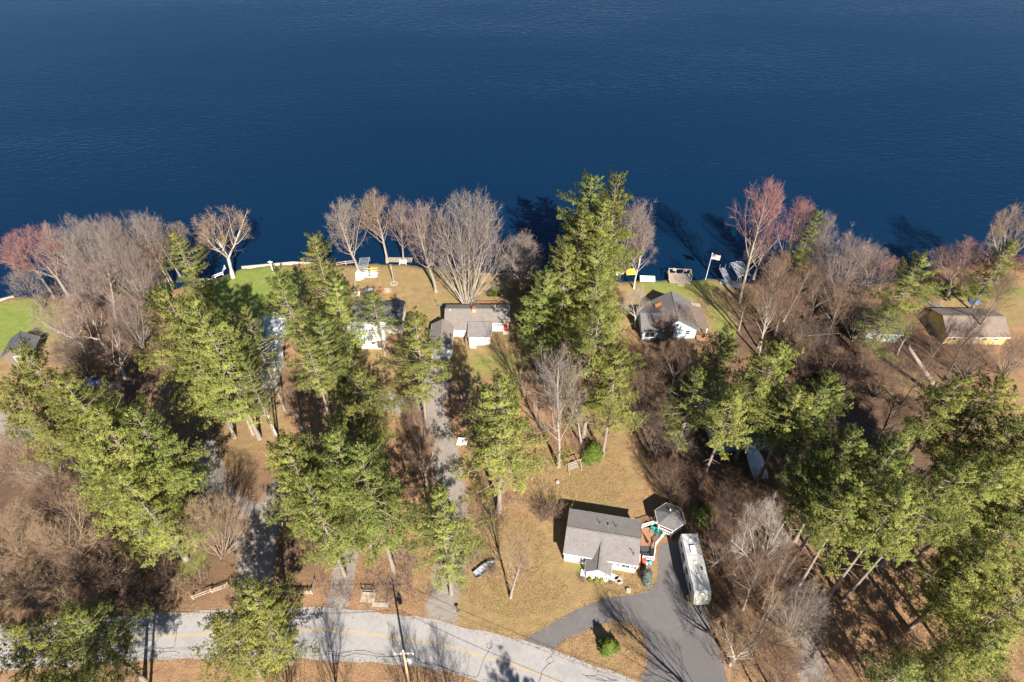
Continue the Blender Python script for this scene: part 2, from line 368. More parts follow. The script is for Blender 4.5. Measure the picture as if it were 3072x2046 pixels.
def make_ground():
    xs = np.concatenate([[-900, -500, -300, -220, -170, -140], np.arange(-122, 122.1, .9), [140, 170, 220, 300, 500, 900]])
    ys = np.concatenate([[-900, -400, -150, -60, -10, 8, 18], np.arange(24, 124, .75), [126, 130, 140, 160]])
    X, Y = np.meshgrid(xs, ys); n1, n2 = X.shape
    d = Y - shore_y(X)                      # > 0 out on the lake
    wob = .35 * np.sin(X * .9) + .25 * np.sin(X * 2.3 + 1)
    dd = d + wob * .6
    Z = np.where(dd < -1.1, 0, np.where(dd < .6, -(dd + 1.1) / 1.7 * 1.0, -1.0 - np.clip(dd - .6, 0, 20) * .22))
    V = np.stack([X, Y, Z], -1).reshape(-1, 3)
    i = np.arange(n1 - 1)[:, None] * n2 + np.arange(n2 - 1)[None]
    T = np.stack([i, i + 1, i + n2 + 1, i + n2], -1).reshape(-1, 4)
    me = np_mesh('ground', V, T, M['ground'])
    def zone(Zs):
        w = np.zeros(X.shape)
        for x, y, a, b, s in Zs:
            q = np.sqrt(((X - x) / a) ** 2 + ((Y - y) / b) ** 2); w = np.maximum(w, s * np.clip((1.45 - q) / .9, 0, 1))
        return w
    g = np.zeros(X.shape)
    for pts, hw in grav_paths:
        if hw <= 0: continue
        P = np.array(spline([at('D', *p) for p in pts], .7))
        best = np.full(X.shape, 1e9)
        for p in P: best = np.minimum(best, (X - p[0]) ** 2 + (Y - p[1]) ** 2)
        g = np.maximum(g, np.clip((hw * 1.45 - np.sqrt(best)) / (hw * .85), 0, 1))
    for k, w in (('shade_floor', zone(ZS)), ('tan', zone(ZT)), ('green', zone(ZG)), ('gravel', g)):
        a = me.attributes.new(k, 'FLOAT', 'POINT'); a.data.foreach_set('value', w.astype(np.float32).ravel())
    o = link('ground', me); tag(o, kind='structure')
make_ground()
wm = MB().add([(-2500, 40, WATER_Z), (2500, 40, WATER_Z), (2500, 4000, WATER_Z), (-2500, 4000, WATER_Z)], [(0, 1, 2, 3)])
tag(wm.build('lake_water', 'water'), kind='structure')

# ------------------------------------------------------------------ road and paved drive
north = [(-700, 1940), (-300, 1905), (0, 1878), (275, 1854), (565, 1836), (879, 1824), (1044, 1826), (1182, 1843), (1285, 1855), (1400, 1884), (1568, 1921), (1664, 1954), (1912, 2044), (2300, 2200)]
south = [(-700, 2075), (-300, 2040), (0, 2012), (362, 1988), (565, 1976), (800, 1974), (1030, 1984), (1216, 1996), (1354, 2018), (1440, 2046), (1600, 2105), (1900, 2230)]
N_ = spline([G(*p) for p in north], 1.5); S_ = spline([G(*p) for p in south], 1.5)
rng = random.Random(5)
jit = lambda P, a: [(p[0] + rng.uniform(-a, a), p[1] + rng.uniform(-a, a)) for p in P]
road = flat_poly('road', jit(N_, .14) + jit(S_, .14)[::-1], .02, 'road'); tag(road, kind='structure')
mid = [(-700, 2002), (-300, 1968), (0, 1941), (372, 1917), (530, 1907), (900, 1889), (1062, 1897), (1237, 1921), (1337, 1940), (1400, 1956), (1564, 2003), (1675, 2045), (1900, 2130)]
MID = spline([G(*p) for p in mid], 1.2)
for off in (-.13, .13): ribbon('centre_line', MID, .09, .026, 'paint_y', road, off)
c3 = lambda L: [at('C3', *p) for p in L]
outer = spline(c3([(430, 1245), (530, 1190), (700, 1090), (900, 985), (1100, 915), (1330, 875), (1440, 830), (1490, 770), (1502, 680), (1495, 580), (1492, 520)]), .8)
outer += spline(c3([(1520, 490), (1640, 480), (1780, 520), (1830, 700), (1880, 900), (1955, 1220), (2010, 1400), (2050, 1568), (2080, 1720)]), 1.0)
inner = c3([(1760, 1760), (1500, 1640)]) + spline(c3([(1350, 1545), (1400, 1480), (1415, 1370), (1400, 1260), (1350, 1165), (1280, 1108), (1170, 1095), (1050, 1115), (900, 1180), (760, 1247), (692, 1322)]), .7)
tag(flat_poly('paved_drive', jit(outer, .08) + jit(inner, .08), .014, 'drive'), kind='structure')
cracks = [[('C2', 680, 1310), ('C2', 800, 1305), ('C2', 870, 1300), ('C2', 920, 1318), ('C2', 1050, 1300), ('C2', 1150, 1290), ('C2', 1220, 1320), ('C2', 1320, 1330)],
          [('C2', 680, 1340), ('C2', 820, 1325), ('C2', 960, 1345), ('C2', 1060, 1320), ('C2', 1200, 1335), ('C2', 1330, 1350), ('C2', 1500, 1345), ('C2', 1620, 1400), ('C2', 1800, 1430), ('C2', 1950, 1490), ('C2', 2100, 1520)],
          [('C2', 1540, 1340), ('C2', 1600, 1360), ('C2', 1650, 1400), ('C2', 1760, 1410), ('C2', 1850, 1450)],
          [('C3', 190, 1235), ('C3', 205, 1270), ('C3', 180, 1310), ('C3', 155, 1275), ('C3', 190, 1260), ('C3', 180, 1310), ('C3', 140, 1380), ('C3', 115, 1450), ('C3', 80, 1530)],
          [('C3', 690, 1315), ('C3', 660, 1370), ('C3', 680, 1400), ('C3', 650, 1425), ('C3', 625, 1400), ('C3', 660, 1365)],
          [('C3', 650, 1425), ('C3', 600, 1470), ('C3', 580, 1530), ('C3', 565, 1570)],
          [('C3', 905, 1510), ('C3', 960, 1520), ('C3', 1060, 1515), ('C3', 1130, 1545), ('C3', 1190, 1555), ('C3', 1080, 1560), ('C3', 980, 1540), ('C3', 930, 1525), ('C3', 1000, 1530), ('C3', 1100, 1560)],
          [('C1', 850, 1075), ('C1', 960, 1050), ('C1', 1100, 1060), ('C1', 1250, 1080), ('C1', 1400, 1070), ('C1', 1500, 1075), ('C1', 1590, 1060)],
          [('C1', 860, 1110), ('C1', 980, 1090), ('C1', 1150, 1105), ('C1', 1260, 1070), ('C1', 1420, 1020), ('C1', 1560, 1015), ('C1', 1590, 1010)],
          [('C1', 1060, 1320), ('C1', 1200, 1310), ('C1', 1290, 1270), ('C1', 1420, 1275), ('C1', 1510, 1265), ('C1', 1530, 1190), ('C1', 1545, 1070)],
          [('C1', 1290, 1300), ('C1', 1430, 1310), ('C1', 1520, 1300), ('C1', 1570, 1320)]]
for L in cracks:
    P = spline([at(*q) for q in L], .35); P = jit(P, .06)
    ribbon('crack_seal', P, [rng.uniform(.04, .085) for _ in P], .031, 'seal', road)
P = spline([at(*q) for q in [('C3', 535, 1292), ('C3', 550, 1300), ('C3', 580, 1302)]], .4); ribbon('crack_seal', P, .07, .031, 'seal', road)

# ------------------------------------------------------------------ tree prototypes (meshes shared by the copies)
def frame(d):
    d = d / (np.linalg.norm(d) + 1e-9)
    a = np.cross(d, [0, 0, 1.]); l = np.linalg.norm(a)
    a = a / l if l > 1e-3 else np.array([1., 0, 0]); return d, a, np.cross(a, d)
class TB:                                  # many thin branches, built in batches
    def __init__(s): s.V = []; s.T = []; s.n = 0
    def tubes(s, P, Rr, n):                 # P (m,k,3), Rr (m,k)
        P = np.asarray(P, float); m, k, _ = P.shape; Rr = np.broadcast_to(np.asarray(Rr, float), (m, k))
        d = np.empty_like(P); d[:, 1:-1] = P[:, 2:] - P[:, :-2]; d[:, 0] = P[:, 1] - P[:, 0]; d[:, -1] = P[:, -1] - P[:, -2]
        d /= np.linalg.norm(d, axis=2, keepdims=True) + 1e-9
        a = np.cross(d, [.03, .02, 1.]); a /= np.linalg.norm(a, axis=2, keepdims=True) + 1e-9; b = np.cross(a, d)
        ang = np.arange(n) * 2 * math.pi / n
        V = P[:, :, None] + Rr[:, :, None, None] * (np.cos(ang)[:, None] * a[:, :, None] + np.sin(ang)[:, None] * b[:, :, None])
        s.V.append(V.reshape(-1, 3))
        base = s.n + np.arange(m)[:, None, None] * k * n + np.arange(k - 1)[None, :, None] * n
        j = np.arange(n)[None, None]; j2 = (np.arange(n)[None, None] + 1) % n
        p, q = base + j, base + j2
        s.T.append(np.stack([np.stack([p, q, q + n], -1), np.stack([p, q + n, p + n], -1)], -2).reshape(-1, 3)); s.n += m * k * n
    def tube(s, pts, rs, n): s.tubes(np.asarray(pts, float)[None], np.asarray(rs, float)[None], n)
    def strands(s, P, w, g):                # flat tapering twigs
        m, k, _ = P.shape; d = P[:, -1] - P[:, 0]
        sd = np.cross(d, g.normal(0, 1, (m, 3))); sd /= np.linalg.norm(sd, axis=1, keepdims=True) + 1e-9
        ww = (w * (1 - .6 * np.arange(k - 1) / k))[None, :, None]
        L = P[:, :-1] - sd[:, None] * ww; Rr = P[:, :-1] + sd[:, None] * ww
        V = np.concatenate([np.stack([L, Rr], 2).reshape(m, -1, 3), P[:, -1:]], 1); nv = V.shape[1]
        s.V.append(V.reshape(-1, 3)); base = s.n + np.arange(m)[:, None] * nv
        for i in range(k - 2): s.T += [base + np.array([2 * i, 2 * i + 1, 2 * i + 3]), base + np.array([2 * i, 2 * i + 3, 2 * i + 2])]
        s.T.append(base + np.array([nv - 3, nv - 2, nv - 1])); s.n += m * nv
    def mesh(s, name): return np_mesh(name, np.concatenate(s.V), np.concatenate(s.T), None)

def pine_proto(seed, h=26., r=5.4, c0=.36, tufts=112, gap=.14, blade=.25, wide=.029, trunk_r=.34, rnd=True):
    g = np.random.default_rng(seed)
    tb = TB(); zz = np.linspace(0, h * .985, 12)
    sway = np.stack([.25 * np.sin(zz / h * 3 + g.uniform(0, 6)) * zz / h, .25 * np.sin(zz / h * 3.5 + g.uniform(0, 6)) * zz / h], -1)
    rad = trunk_r * (1 - zz / h) ** (1.0 if rnd else .8) + .02; rad[0] *= 1.35
    tb.tube(np.concatenate([sway, zz[:, None]], 1), rad, 7)
    cen = lambda z: np.array([np.interp(z, zz, sway[:, 0]), np.interp(z, zz, sway[:, 1]), z])
    for _ in range(14):                    # dead snags under the crown
        z = g.uniform(.4 * c0, c0 + .1) * h; az = g.uniform(0, 6.28); L = g.uniform(.5, 2.4)
        p = cen(z); dd = np.array([math.cos(az), math.sin(az), g.uniform(-.2, .25)])
        tb.tube([p, p + dd * L * .5, p + dd * L + [0, 0, g.uniform(-.3, .2)]], [.05, .035, .012], 4)
    cent, mdir, ton = [], [], []
    ph = g.uniform(0, 6.28, 6)
    z = c0 * h
    while z < h * .975:
        t = (z - c0 * h) / (h - c0 * h)
        prof = (.7 + .3 * min(1, t / .25)) * ((1 - t ** 2.0) ** .75 if rnd else (1 - t) ** .52) + .04
        nb = int(g.integers(5, 7)) if t < .9 else 5
        a0 = g.uniform(0, 6.28)
        for k in range(nb):
            if g.random() < gap * (1 - t): continue
            az = a0 + k * 6.283 / nb + g.uniform(-.35, .35)
            lob = 1 + .30 * math.sin(az * 2 + ph[0] + z * .35) + .18 * math.sin(az * 3 + ph[1] - z * .5)
            L = r * prof * lob * g.uniform(.62, 1.18)
            if L < .35: continue
            el = R(-4 + (40 if rnd else 44) * t ** 1.6 + g.uniform(-9, 11))
            out = np.array([math.cos(az), math.sin(az), 0]); side = np.array([-math.sin(az), math.cos(az), 0])
            p0 = cen(z); s_ = np.linspace(0, 1, 5)
            bend = g.uniform(.04, .13) * L
            pts = p0 + out * (s_ * L * math.cos(el))[:, None] + np.array([0, 0, 1.]) * (s_ * L * math.sin(el) - bend * np.sin(s_ * 3.1) * (1 - t) + .1 * L * s_ ** 2)[:, None]
            br = .019 * L ** .8 + .008
            tb.tube(pts, br * np.array([1, .8, .6, .4, .15]), 4)
            nt_ = int(tufts * (L / 4.0) ** 1.15) + 8
            s = np.where(g.random(nt_) < .78, g.uniform(.34, 1.02, nt_), g.uniform(.05, .5, nt_)) if L > 1.6 else g.uniform(.15, 1.03, nt_)
            # sprays: branchlets sweep forward off the limb
            nsp = max(4, int(L * 2.6)); spk = g.uniform(.25, .95, nsp); sps = g.choice([-1, 1], nsp); spl = g.uniform(.22, .42, nsp) * L * (1.05 - .55 * spk)
            idx = g.integers(0, nsp, nt_); on = g.random(nt_) < .7; q = g.uniform(.15, 1, nt_)
            s2 = np.where(on, np.minimum(1.05, spk[idx] + q * spl[idx] * .65 / L), s)
            lat = np.where(on, sps[idx] * q * spl[idx] * .8, g.normal(0, .07, nt_) * L * .5) + g.normal(0, .12, nt_)
            base = np.stack([np.interp(s2, s_, pts[:, i]) for i in range(3)], -1)
            over = np.clip(s2 - 1, 0, 1)[:, None] * L
            c = base + out * over + side * lat[:, None]; c[:, 2] += g.normal(.07, .13, nt_) + .10 * np.abs(lat)
            cent.append(c)
            dv = out * g.uniform(.2, .9, nt_)[:, None] + side * (np.sign(lat) * g.uniform(.1, .7, nt_))[:, None] + np.array([0, 0, 1.]) * g.uniform(.35, 1.1, nt_)[:, None]
            mdir.append(dv)
            bt = g.uniform(.15, .7)
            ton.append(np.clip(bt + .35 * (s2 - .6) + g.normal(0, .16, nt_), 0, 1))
        z += g.uniform(.62, 1.2) * (h / 26)
    # leader
    nt_ = 26; c = cen(h * .97) + g.normal(0, .28, (nt_, 3)) * [1, 1, 1.6]; cent.append(c); mdir.append(g.normal(0, .5, (nt_, 3)) + [0, 0, 1]); ton.append(g.uniform(.4, 1, nt_))
    C = np.concatenate(cent); D_ = np.concatenate(mdir); TN = np.concatenate(ton)
    nb = 6; N = len(C)
    D_ /= np.linalg.norm(D_, axis=1, keepdims=True)
    d = D_[:, None] + g.normal(0, .62, (N, nb, 3)); d /= np.linalg.norm(d, axis=2, keepdims=True)
    w = np.cross(d, np.array([.12, -.45, 1.]) + g.normal(0, .55, (N, nb, 3))); w /= np.linalg.norm(w, axis=2, keepdims=True)
    L = blade * g.uniform(.6, 1.25, (N, nb, 1)); w *= wide * g.uniform(.7, 1.3, (N, nb, 1))
    axis = C * [1, 1, 0]; rad_ = np.linalg.norm(axis, axis=1, keepdims=True); outw = axis / (rad_ + .4)
    NN = .75 * np.array([0, 0, 1.]) + .55 * outw + .25 * D_ + g.normal(0, .16, (N, 3)); NN /= np.linalg.norm(NN, axis=1, keepdims=True)
    w *= np.sign((np.cross(w, d) * NN[:, None]).sum(2, keepdims=True))
    b0 = C[:, None] - d * L * .15; m_ = C[:, None] + d * L * .5; tp = C[:, None] + d * L
    V = np.stack([b0, m_ - w, m_ + w, tp], 2).reshape(-1, 3)
    i = np.arange(N * nb)[:, None] * 4
    T = np.concatenate([i + [0, 1, 2], i + [1, 3, 2]], 1).reshape(-1, 3)
    f0 = np.cross(V[T[0, 1]] - V[T[0, 0]], V[T[0, 2]] - V[T[0, 0]])
    if f0 @ NN[0] < 0: T = T[:, ::-1]
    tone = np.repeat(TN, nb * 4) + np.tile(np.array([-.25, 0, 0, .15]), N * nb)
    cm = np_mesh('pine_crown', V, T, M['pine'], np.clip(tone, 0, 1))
    gn = g.normal(0, .22, (N, nb, 3)) + NN[:, None]; gn /= np.linalg.norm(gn, axis=2, keepdims=True)
    cm.normals_split_custom_set_from_vertices(np.repeat(gn.reshape(-1, 3), 4, 0).astype(np.float32))
    tm = tb.mesh('pine_trunk'); tm.materials.append(M['pinebark'])
    tm.polygons.foreach_set('use_smooth', np.ones(len(tm.polygons), bool))
    return dict(trunk=tm, crown=cm, h=h, r=r)

def bare_proto(seed, form='oval', h=16., r=5., dens=1.):
    g = np.random.default_rng(seed); T1 = TB(); T2 = TB()
    up = np.array([0, 0, 1.])
    nrm = lambda v: v / (np.linalg.norm(v, axis=-1, keepdims=True) + 1e-9)
    def grow(P, D, L, k, curl, jit):
        pts = [P]; D = nrm(D)
        for _ in range(k):
            D = nrm(D + up * curl / k + g.normal(0, jit, D.shape)); pts.append(pts[-1] + D * (L / k)[:, None])
        return np.stack(pts, 1)
    def kids(B, n, lo, hi, a0, a1):         # n starts and directions off each branch
        m, k, _ = B.shape; f = g.uniform(lo, hi, (m, n)) * (k - 1); i = np.minimum(f.astype(int), k - 2); t = (f - i)[..., None]
        r_ = np.arange(m)[:, None]; P = B[r_, i] * (1 - t) + B[r_, i + 1] * t; d = nrm(B[r_, i + 1] - B[r_, i])
        a = nrm(np.cross(d, [.03, .02, 1.])); b = np.cross(a, d); an = g.uniform(a0, a1, (m, n))[..., None]; az = g.uniform(0, 6.283, (m, n))[..., None]
        D = d * np.cos(an) + (a * np.cos(az) + b * np.sin(az)) * np.sin(an)
        return P.reshape(-1, 3), D.reshape(-1, 3), (f / (k - 1)).reshape(-1)
    lo_c = {'oval': .60, 'fork': .60, 'vase': .55, 'shrub': .45}.get(form, .5); hv = {'oval': .40, 'fork': .40, 'vase': .47, 'shrub': .55}.get(form, .5)
    cz, rz = lo_c * h, hv * h
    lump = g.uniform(0, 6.28, 4)
    def reach(P, D):                        # distance to the crown's outline
        D = nrm(D); S_ = np.array([1 / r, 1 / r, 1 / rz]); o = (P - [0, 0, cz]) * S_; d = D * S_
        A = (d * d).sum(1); B = (o * d).sum(1); C = (o * o).sum(1) - 1; disc = np.maximum(B * B - A * C, 0)
        t = (-B + np.sqrt(disc)) / A; e = P + D * t[:, None]; az = np.arctan2(e[:, 1], e[:, 0])
        return np.maximum(t * (.84 + .24 * np.sin(3 * az + lump[0] + e[:, 2] * .4) + .2 * np.sin(5 * az + lump[1] - e[:, 2] * .6)), .25)
    tp = lambda k, e=.12: np.linspace(1, e, k)[None]
    def fill(B, rad, n2, n3, n4, n5):       # branches, branchlets, twigs, fine twigs
        P, D, f = kids(B, n2, .22, 1, .35, .8); L = np.minimum(reach(P, D), h * .36) * g.uniform(.6, 1, len(P)); q = grow(P, D, L, 4, .3, .07)
        T2.tubes(q, (rad * .42 * (L / (h * .25)) ** .7 + .006)[:, None] * tp(5), 4)
        P, D, f = kids(q, n3, .2, 1, .35, .8); L = np.minimum(reach(P, D), h * .16) * g.uniform(.5, 1, len(P)); q2 = grow(P, D, L, 3, .25, .08)
        T2.tubes(q2, .013 * h / 16 * tp(4, .4), 3)
        P, D, f = kids(q2, n4, .2, 1, .35, .85); L = h * .055 * g.uniform(.6, 1.25, len(P)); q3 = grow(P, D, L, 2, .2, .1)
        T2.strands(q3, .0095 * (h / 16) ** .5, g)
        P, D, f = kids(q3, n5, .2, .9, .4, .9); q4 = grow(P, D, h * .03 * g.uniform(.6, 1.3, len(P)), 1, .1, .05)
        T2.strands(q4, .007 * (h / 16) ** .5, g)
    if form == 'oval':
        tr = grow(np.zeros((1, 3)), np.array([[g.normal(0, .04), g.normal(0, .04), 1.]]), np.array([h * .9]), 9, .3, .035)
        rr = .27 * (1 - np.arange(10) / 10.) ** .85 + .012; rr[0] *= 1.35; T1.tubes(tr, rr[None], 7)
        P, D, f = kids(tr, 24, .24, .92, .5, .85); D[:, 2] = np.abs(D[:, 2]) ; L = reach(P, D) * g.uniform(.6, 1.08, len(P)); q = grow(P, D, L, 6, .45, .08)
        T1.tubes(q, (.085 * (1.15 - .75 * f))[:, None] * tp(7), 5); fill(np.concatenate([q, tr[:, 3:]], 0), .07, 4, 4, 4, 2)
    elif form == 'fork':
        tr = grow(np.zeros((1, 3)), up[None], np.array([h * .3]), 3, .1, .04); T1.tubes(tr, np.array([[.46, .36, .32, .28]]), 8)
        n = 5 if seed != 26 else 3; az = np.arange(n) * 6.283 / n + g.uniform(-.5, .5, n); an = R(1) * g.uniform(14, 42, n)
        D = np.stack([np.cos(az) * np.sin(an), np.sin(az) * np.sin(an), np.cos(an)], 1); P = np.repeat(tr[:, -1] - [0, 0, .2], n, 0)
        st = grow(P, D, reach(P, D) * .96, 7, .12, .06); T1.tubes(st, .19 * tp(8, .1), 6)
        P, D, f = kids(st, 6 if n == 5 else 9, .12, .9, .45, .9); L = reach(P, D) * g.uniform(.55, 1.08, len(P)); q = grow(P, D, L, 6, .4, .1)
        T1.tubes(q, (.075 * (1.15 - .7 * f))[:, None] * tp(7), 5); fill(np.concatenate([q, st[:, 1:]], 0), .065, 4, 4, 4, 2)
    elif form == 'vase':
        n = 22; az = np.arange(n) * 2.4 + g.uniform(-.3, .3, n); an = R(1) * np.where(np.arange(n) < 15, g.uniform(3, 24, n), g.uniform(24, 46, n))
        D = np.stack([np.cos(az) * np.sin(an), np.sin(az) * np.sin(an), np.cos(an)], 1); P = np.concatenate([g.normal(0, .2, (n, 2)), np.zeros((n, 1))], 1)
        L = np.minimum(reach(P + D * h * .25, D) + h * .25, h) * g.uniform(.85, 1, n); st = grow(P, D, L, 8, .16, .035); T1.tubes(st, g.uniform(.09, .17, (n, 1)) * tp(9, .08), 6)
        P, D, f = kids(st, 4, .28, .9, .3, .65); L = reach(P, D) * g.uniform(.7, 1, len(P)); q = grow(P, D, L, 6, .3, .06)
        T1.tubes(q, (.055 * (1.15 - .7 * f))[:, None] * tp(7), 4); fill(np.concatenate([q, st[:, 2:]], 0), .05, 3, 3, 4, 1)
    elif form == 'shrub':
        n = 40; az = g.uniform(0, 6.283, n); an = R(1) * g.uniform(4, 58, n); D = np.stack([np.cos(az) * np.sin(an), np.sin(az) * np.sin(an), np.cos(an)], 1)
        P = np.concatenate([g.normal(0, .2, (n, 2)), np.zeros((n, 1))], 1); st = grow(P, D, np.minimum(reach(P, D), h) * g.uniform(.7, 1, n), 5, .25, .07); T1.tubes(st, g.uniform(.012, .026, (n, 1)) * tp(6), 4)
        P, D, f = kids(st, 5, .25, .95, .3, .7); q = grow(P, D, h * .28 * g.uniform(.5, 1.1, len(P)), 3, .25, .08); T2.tubes(q, .009 * tp(4, .4), 3)
        P, D, f = kids(q, 6, .2, 1, .3, .8); T2.strands(grow(P, D, h * .13 * g.uniform(.5, 1.2, len(P)), 2, .2, .1), .008, g)
    elif form == 'brush':
        n = 14; az = g.uniform(0, 6.283, n); an = R(1) * g.uniform(6, 68, n); D = np.stack([np.cos(az) * np.sin(an), np.sin(az) * np.sin(an), np.cos(an)], 1)
        P = np.concatenate([g.normal(0, .5, (n, 2)), np.zeros((n, 1))], 1); st = grow(P, D, h * g.uniform(.5, 1.05, n), 3, .2, .15); T1.tubes(st, g.uniform(.010, .02, (n, 1)) * tp(4), 3)
        P, D, f = kids(st, 4, .2, 1, .35, .9); q = grow(P, D, h * .3 * g.uniform(.5, 1.2, len(P)), 2, .2, .12); T2.strands(q, .012, g)
        P, D, f = kids(q, 4, .2, 1, .35, .9); T2.strands(grow(P, D, h * .14 * g.uniform(.5, 1.2, len(P)), 1, .2, .1), .009, g)
    tm = T1.mesh('tree_trunk'); cm = T2.mesh('tree_twigs')
    for me in (tm, cm): me.materials.append(M['bark_grey'])
    tm.polygons.foreach_set('use_smooth', np.ones(len(tm.polygons), bool))
    return dict(trunk=tm, crown=cm, h=h, r=r)

PINES = [pine_proto(11, c0=.28), pine_proto(23, c0=.22, gap=.12, rnd=False), pine_proto(37, c0=.34, gap=.22), pine_proto(41, c0=.18, gap=.1), pine_proto(58, c0=.48, gap=.18), pine_proto(63, c0=.3, gap=.16),
         pine_proto(77, c0=.38, gap=.4, tufts=70), pine_proto(82, c0=.27, gap=.2), pine_proto(105, c0=.55, gap=.1)]
SMALLCON = pine_proto(91, h=4, r=1.35, c0=.04, gap=0, tufts=190, blade=.2, wide=.03, trunk_r=.06, rnd=False)
BARE = {'oval': [bare_proto(3, 'oval'), bare_proto(8, 'oval'), bare_proto(14, 'oval', r=4.4)], 'fork': [bare_proto(21, 'fork', r=5.5), bare_proto(26, 'fork', r=5)],
        'vase': [bare_proto(31, 'vase', r=5.5), bare_proto(36, 'vase', r=5)], 'shrub': [bare_proto(44, 'shrub', 3.2, 2), bare_proto(47, 'shrub', 3.2, 2)]}
trg = random.Random(99)
def place_tree(kind, proto, x, y, h, wide, label, cat, group, lean=(0, 0), mats=None, name=None, names=('trunk', 'crown')):
    e = empty(name or kind, x, y, 0, 0, label, cat, group)
    sz = h / proto['h']; sx = wide / proto['r'] if wide else sz
    e.rotation_euler = (-lean[1], lean[0], 0)
    rz = trg.uniform(0, 6.28)
    for nm, me in zip(names, (proto['trunk'], proto['crown'])):
        o = link(nm, me, e); o.rotation_euler = (0, 0, rz); o.scale = (sx, sx, sz)
        if mats:
            o.material_slots[0].link = 'OBJECT'; o.material_slots[0].material = M[mats[0] if nm == names[0] else mats[1]]
    return e
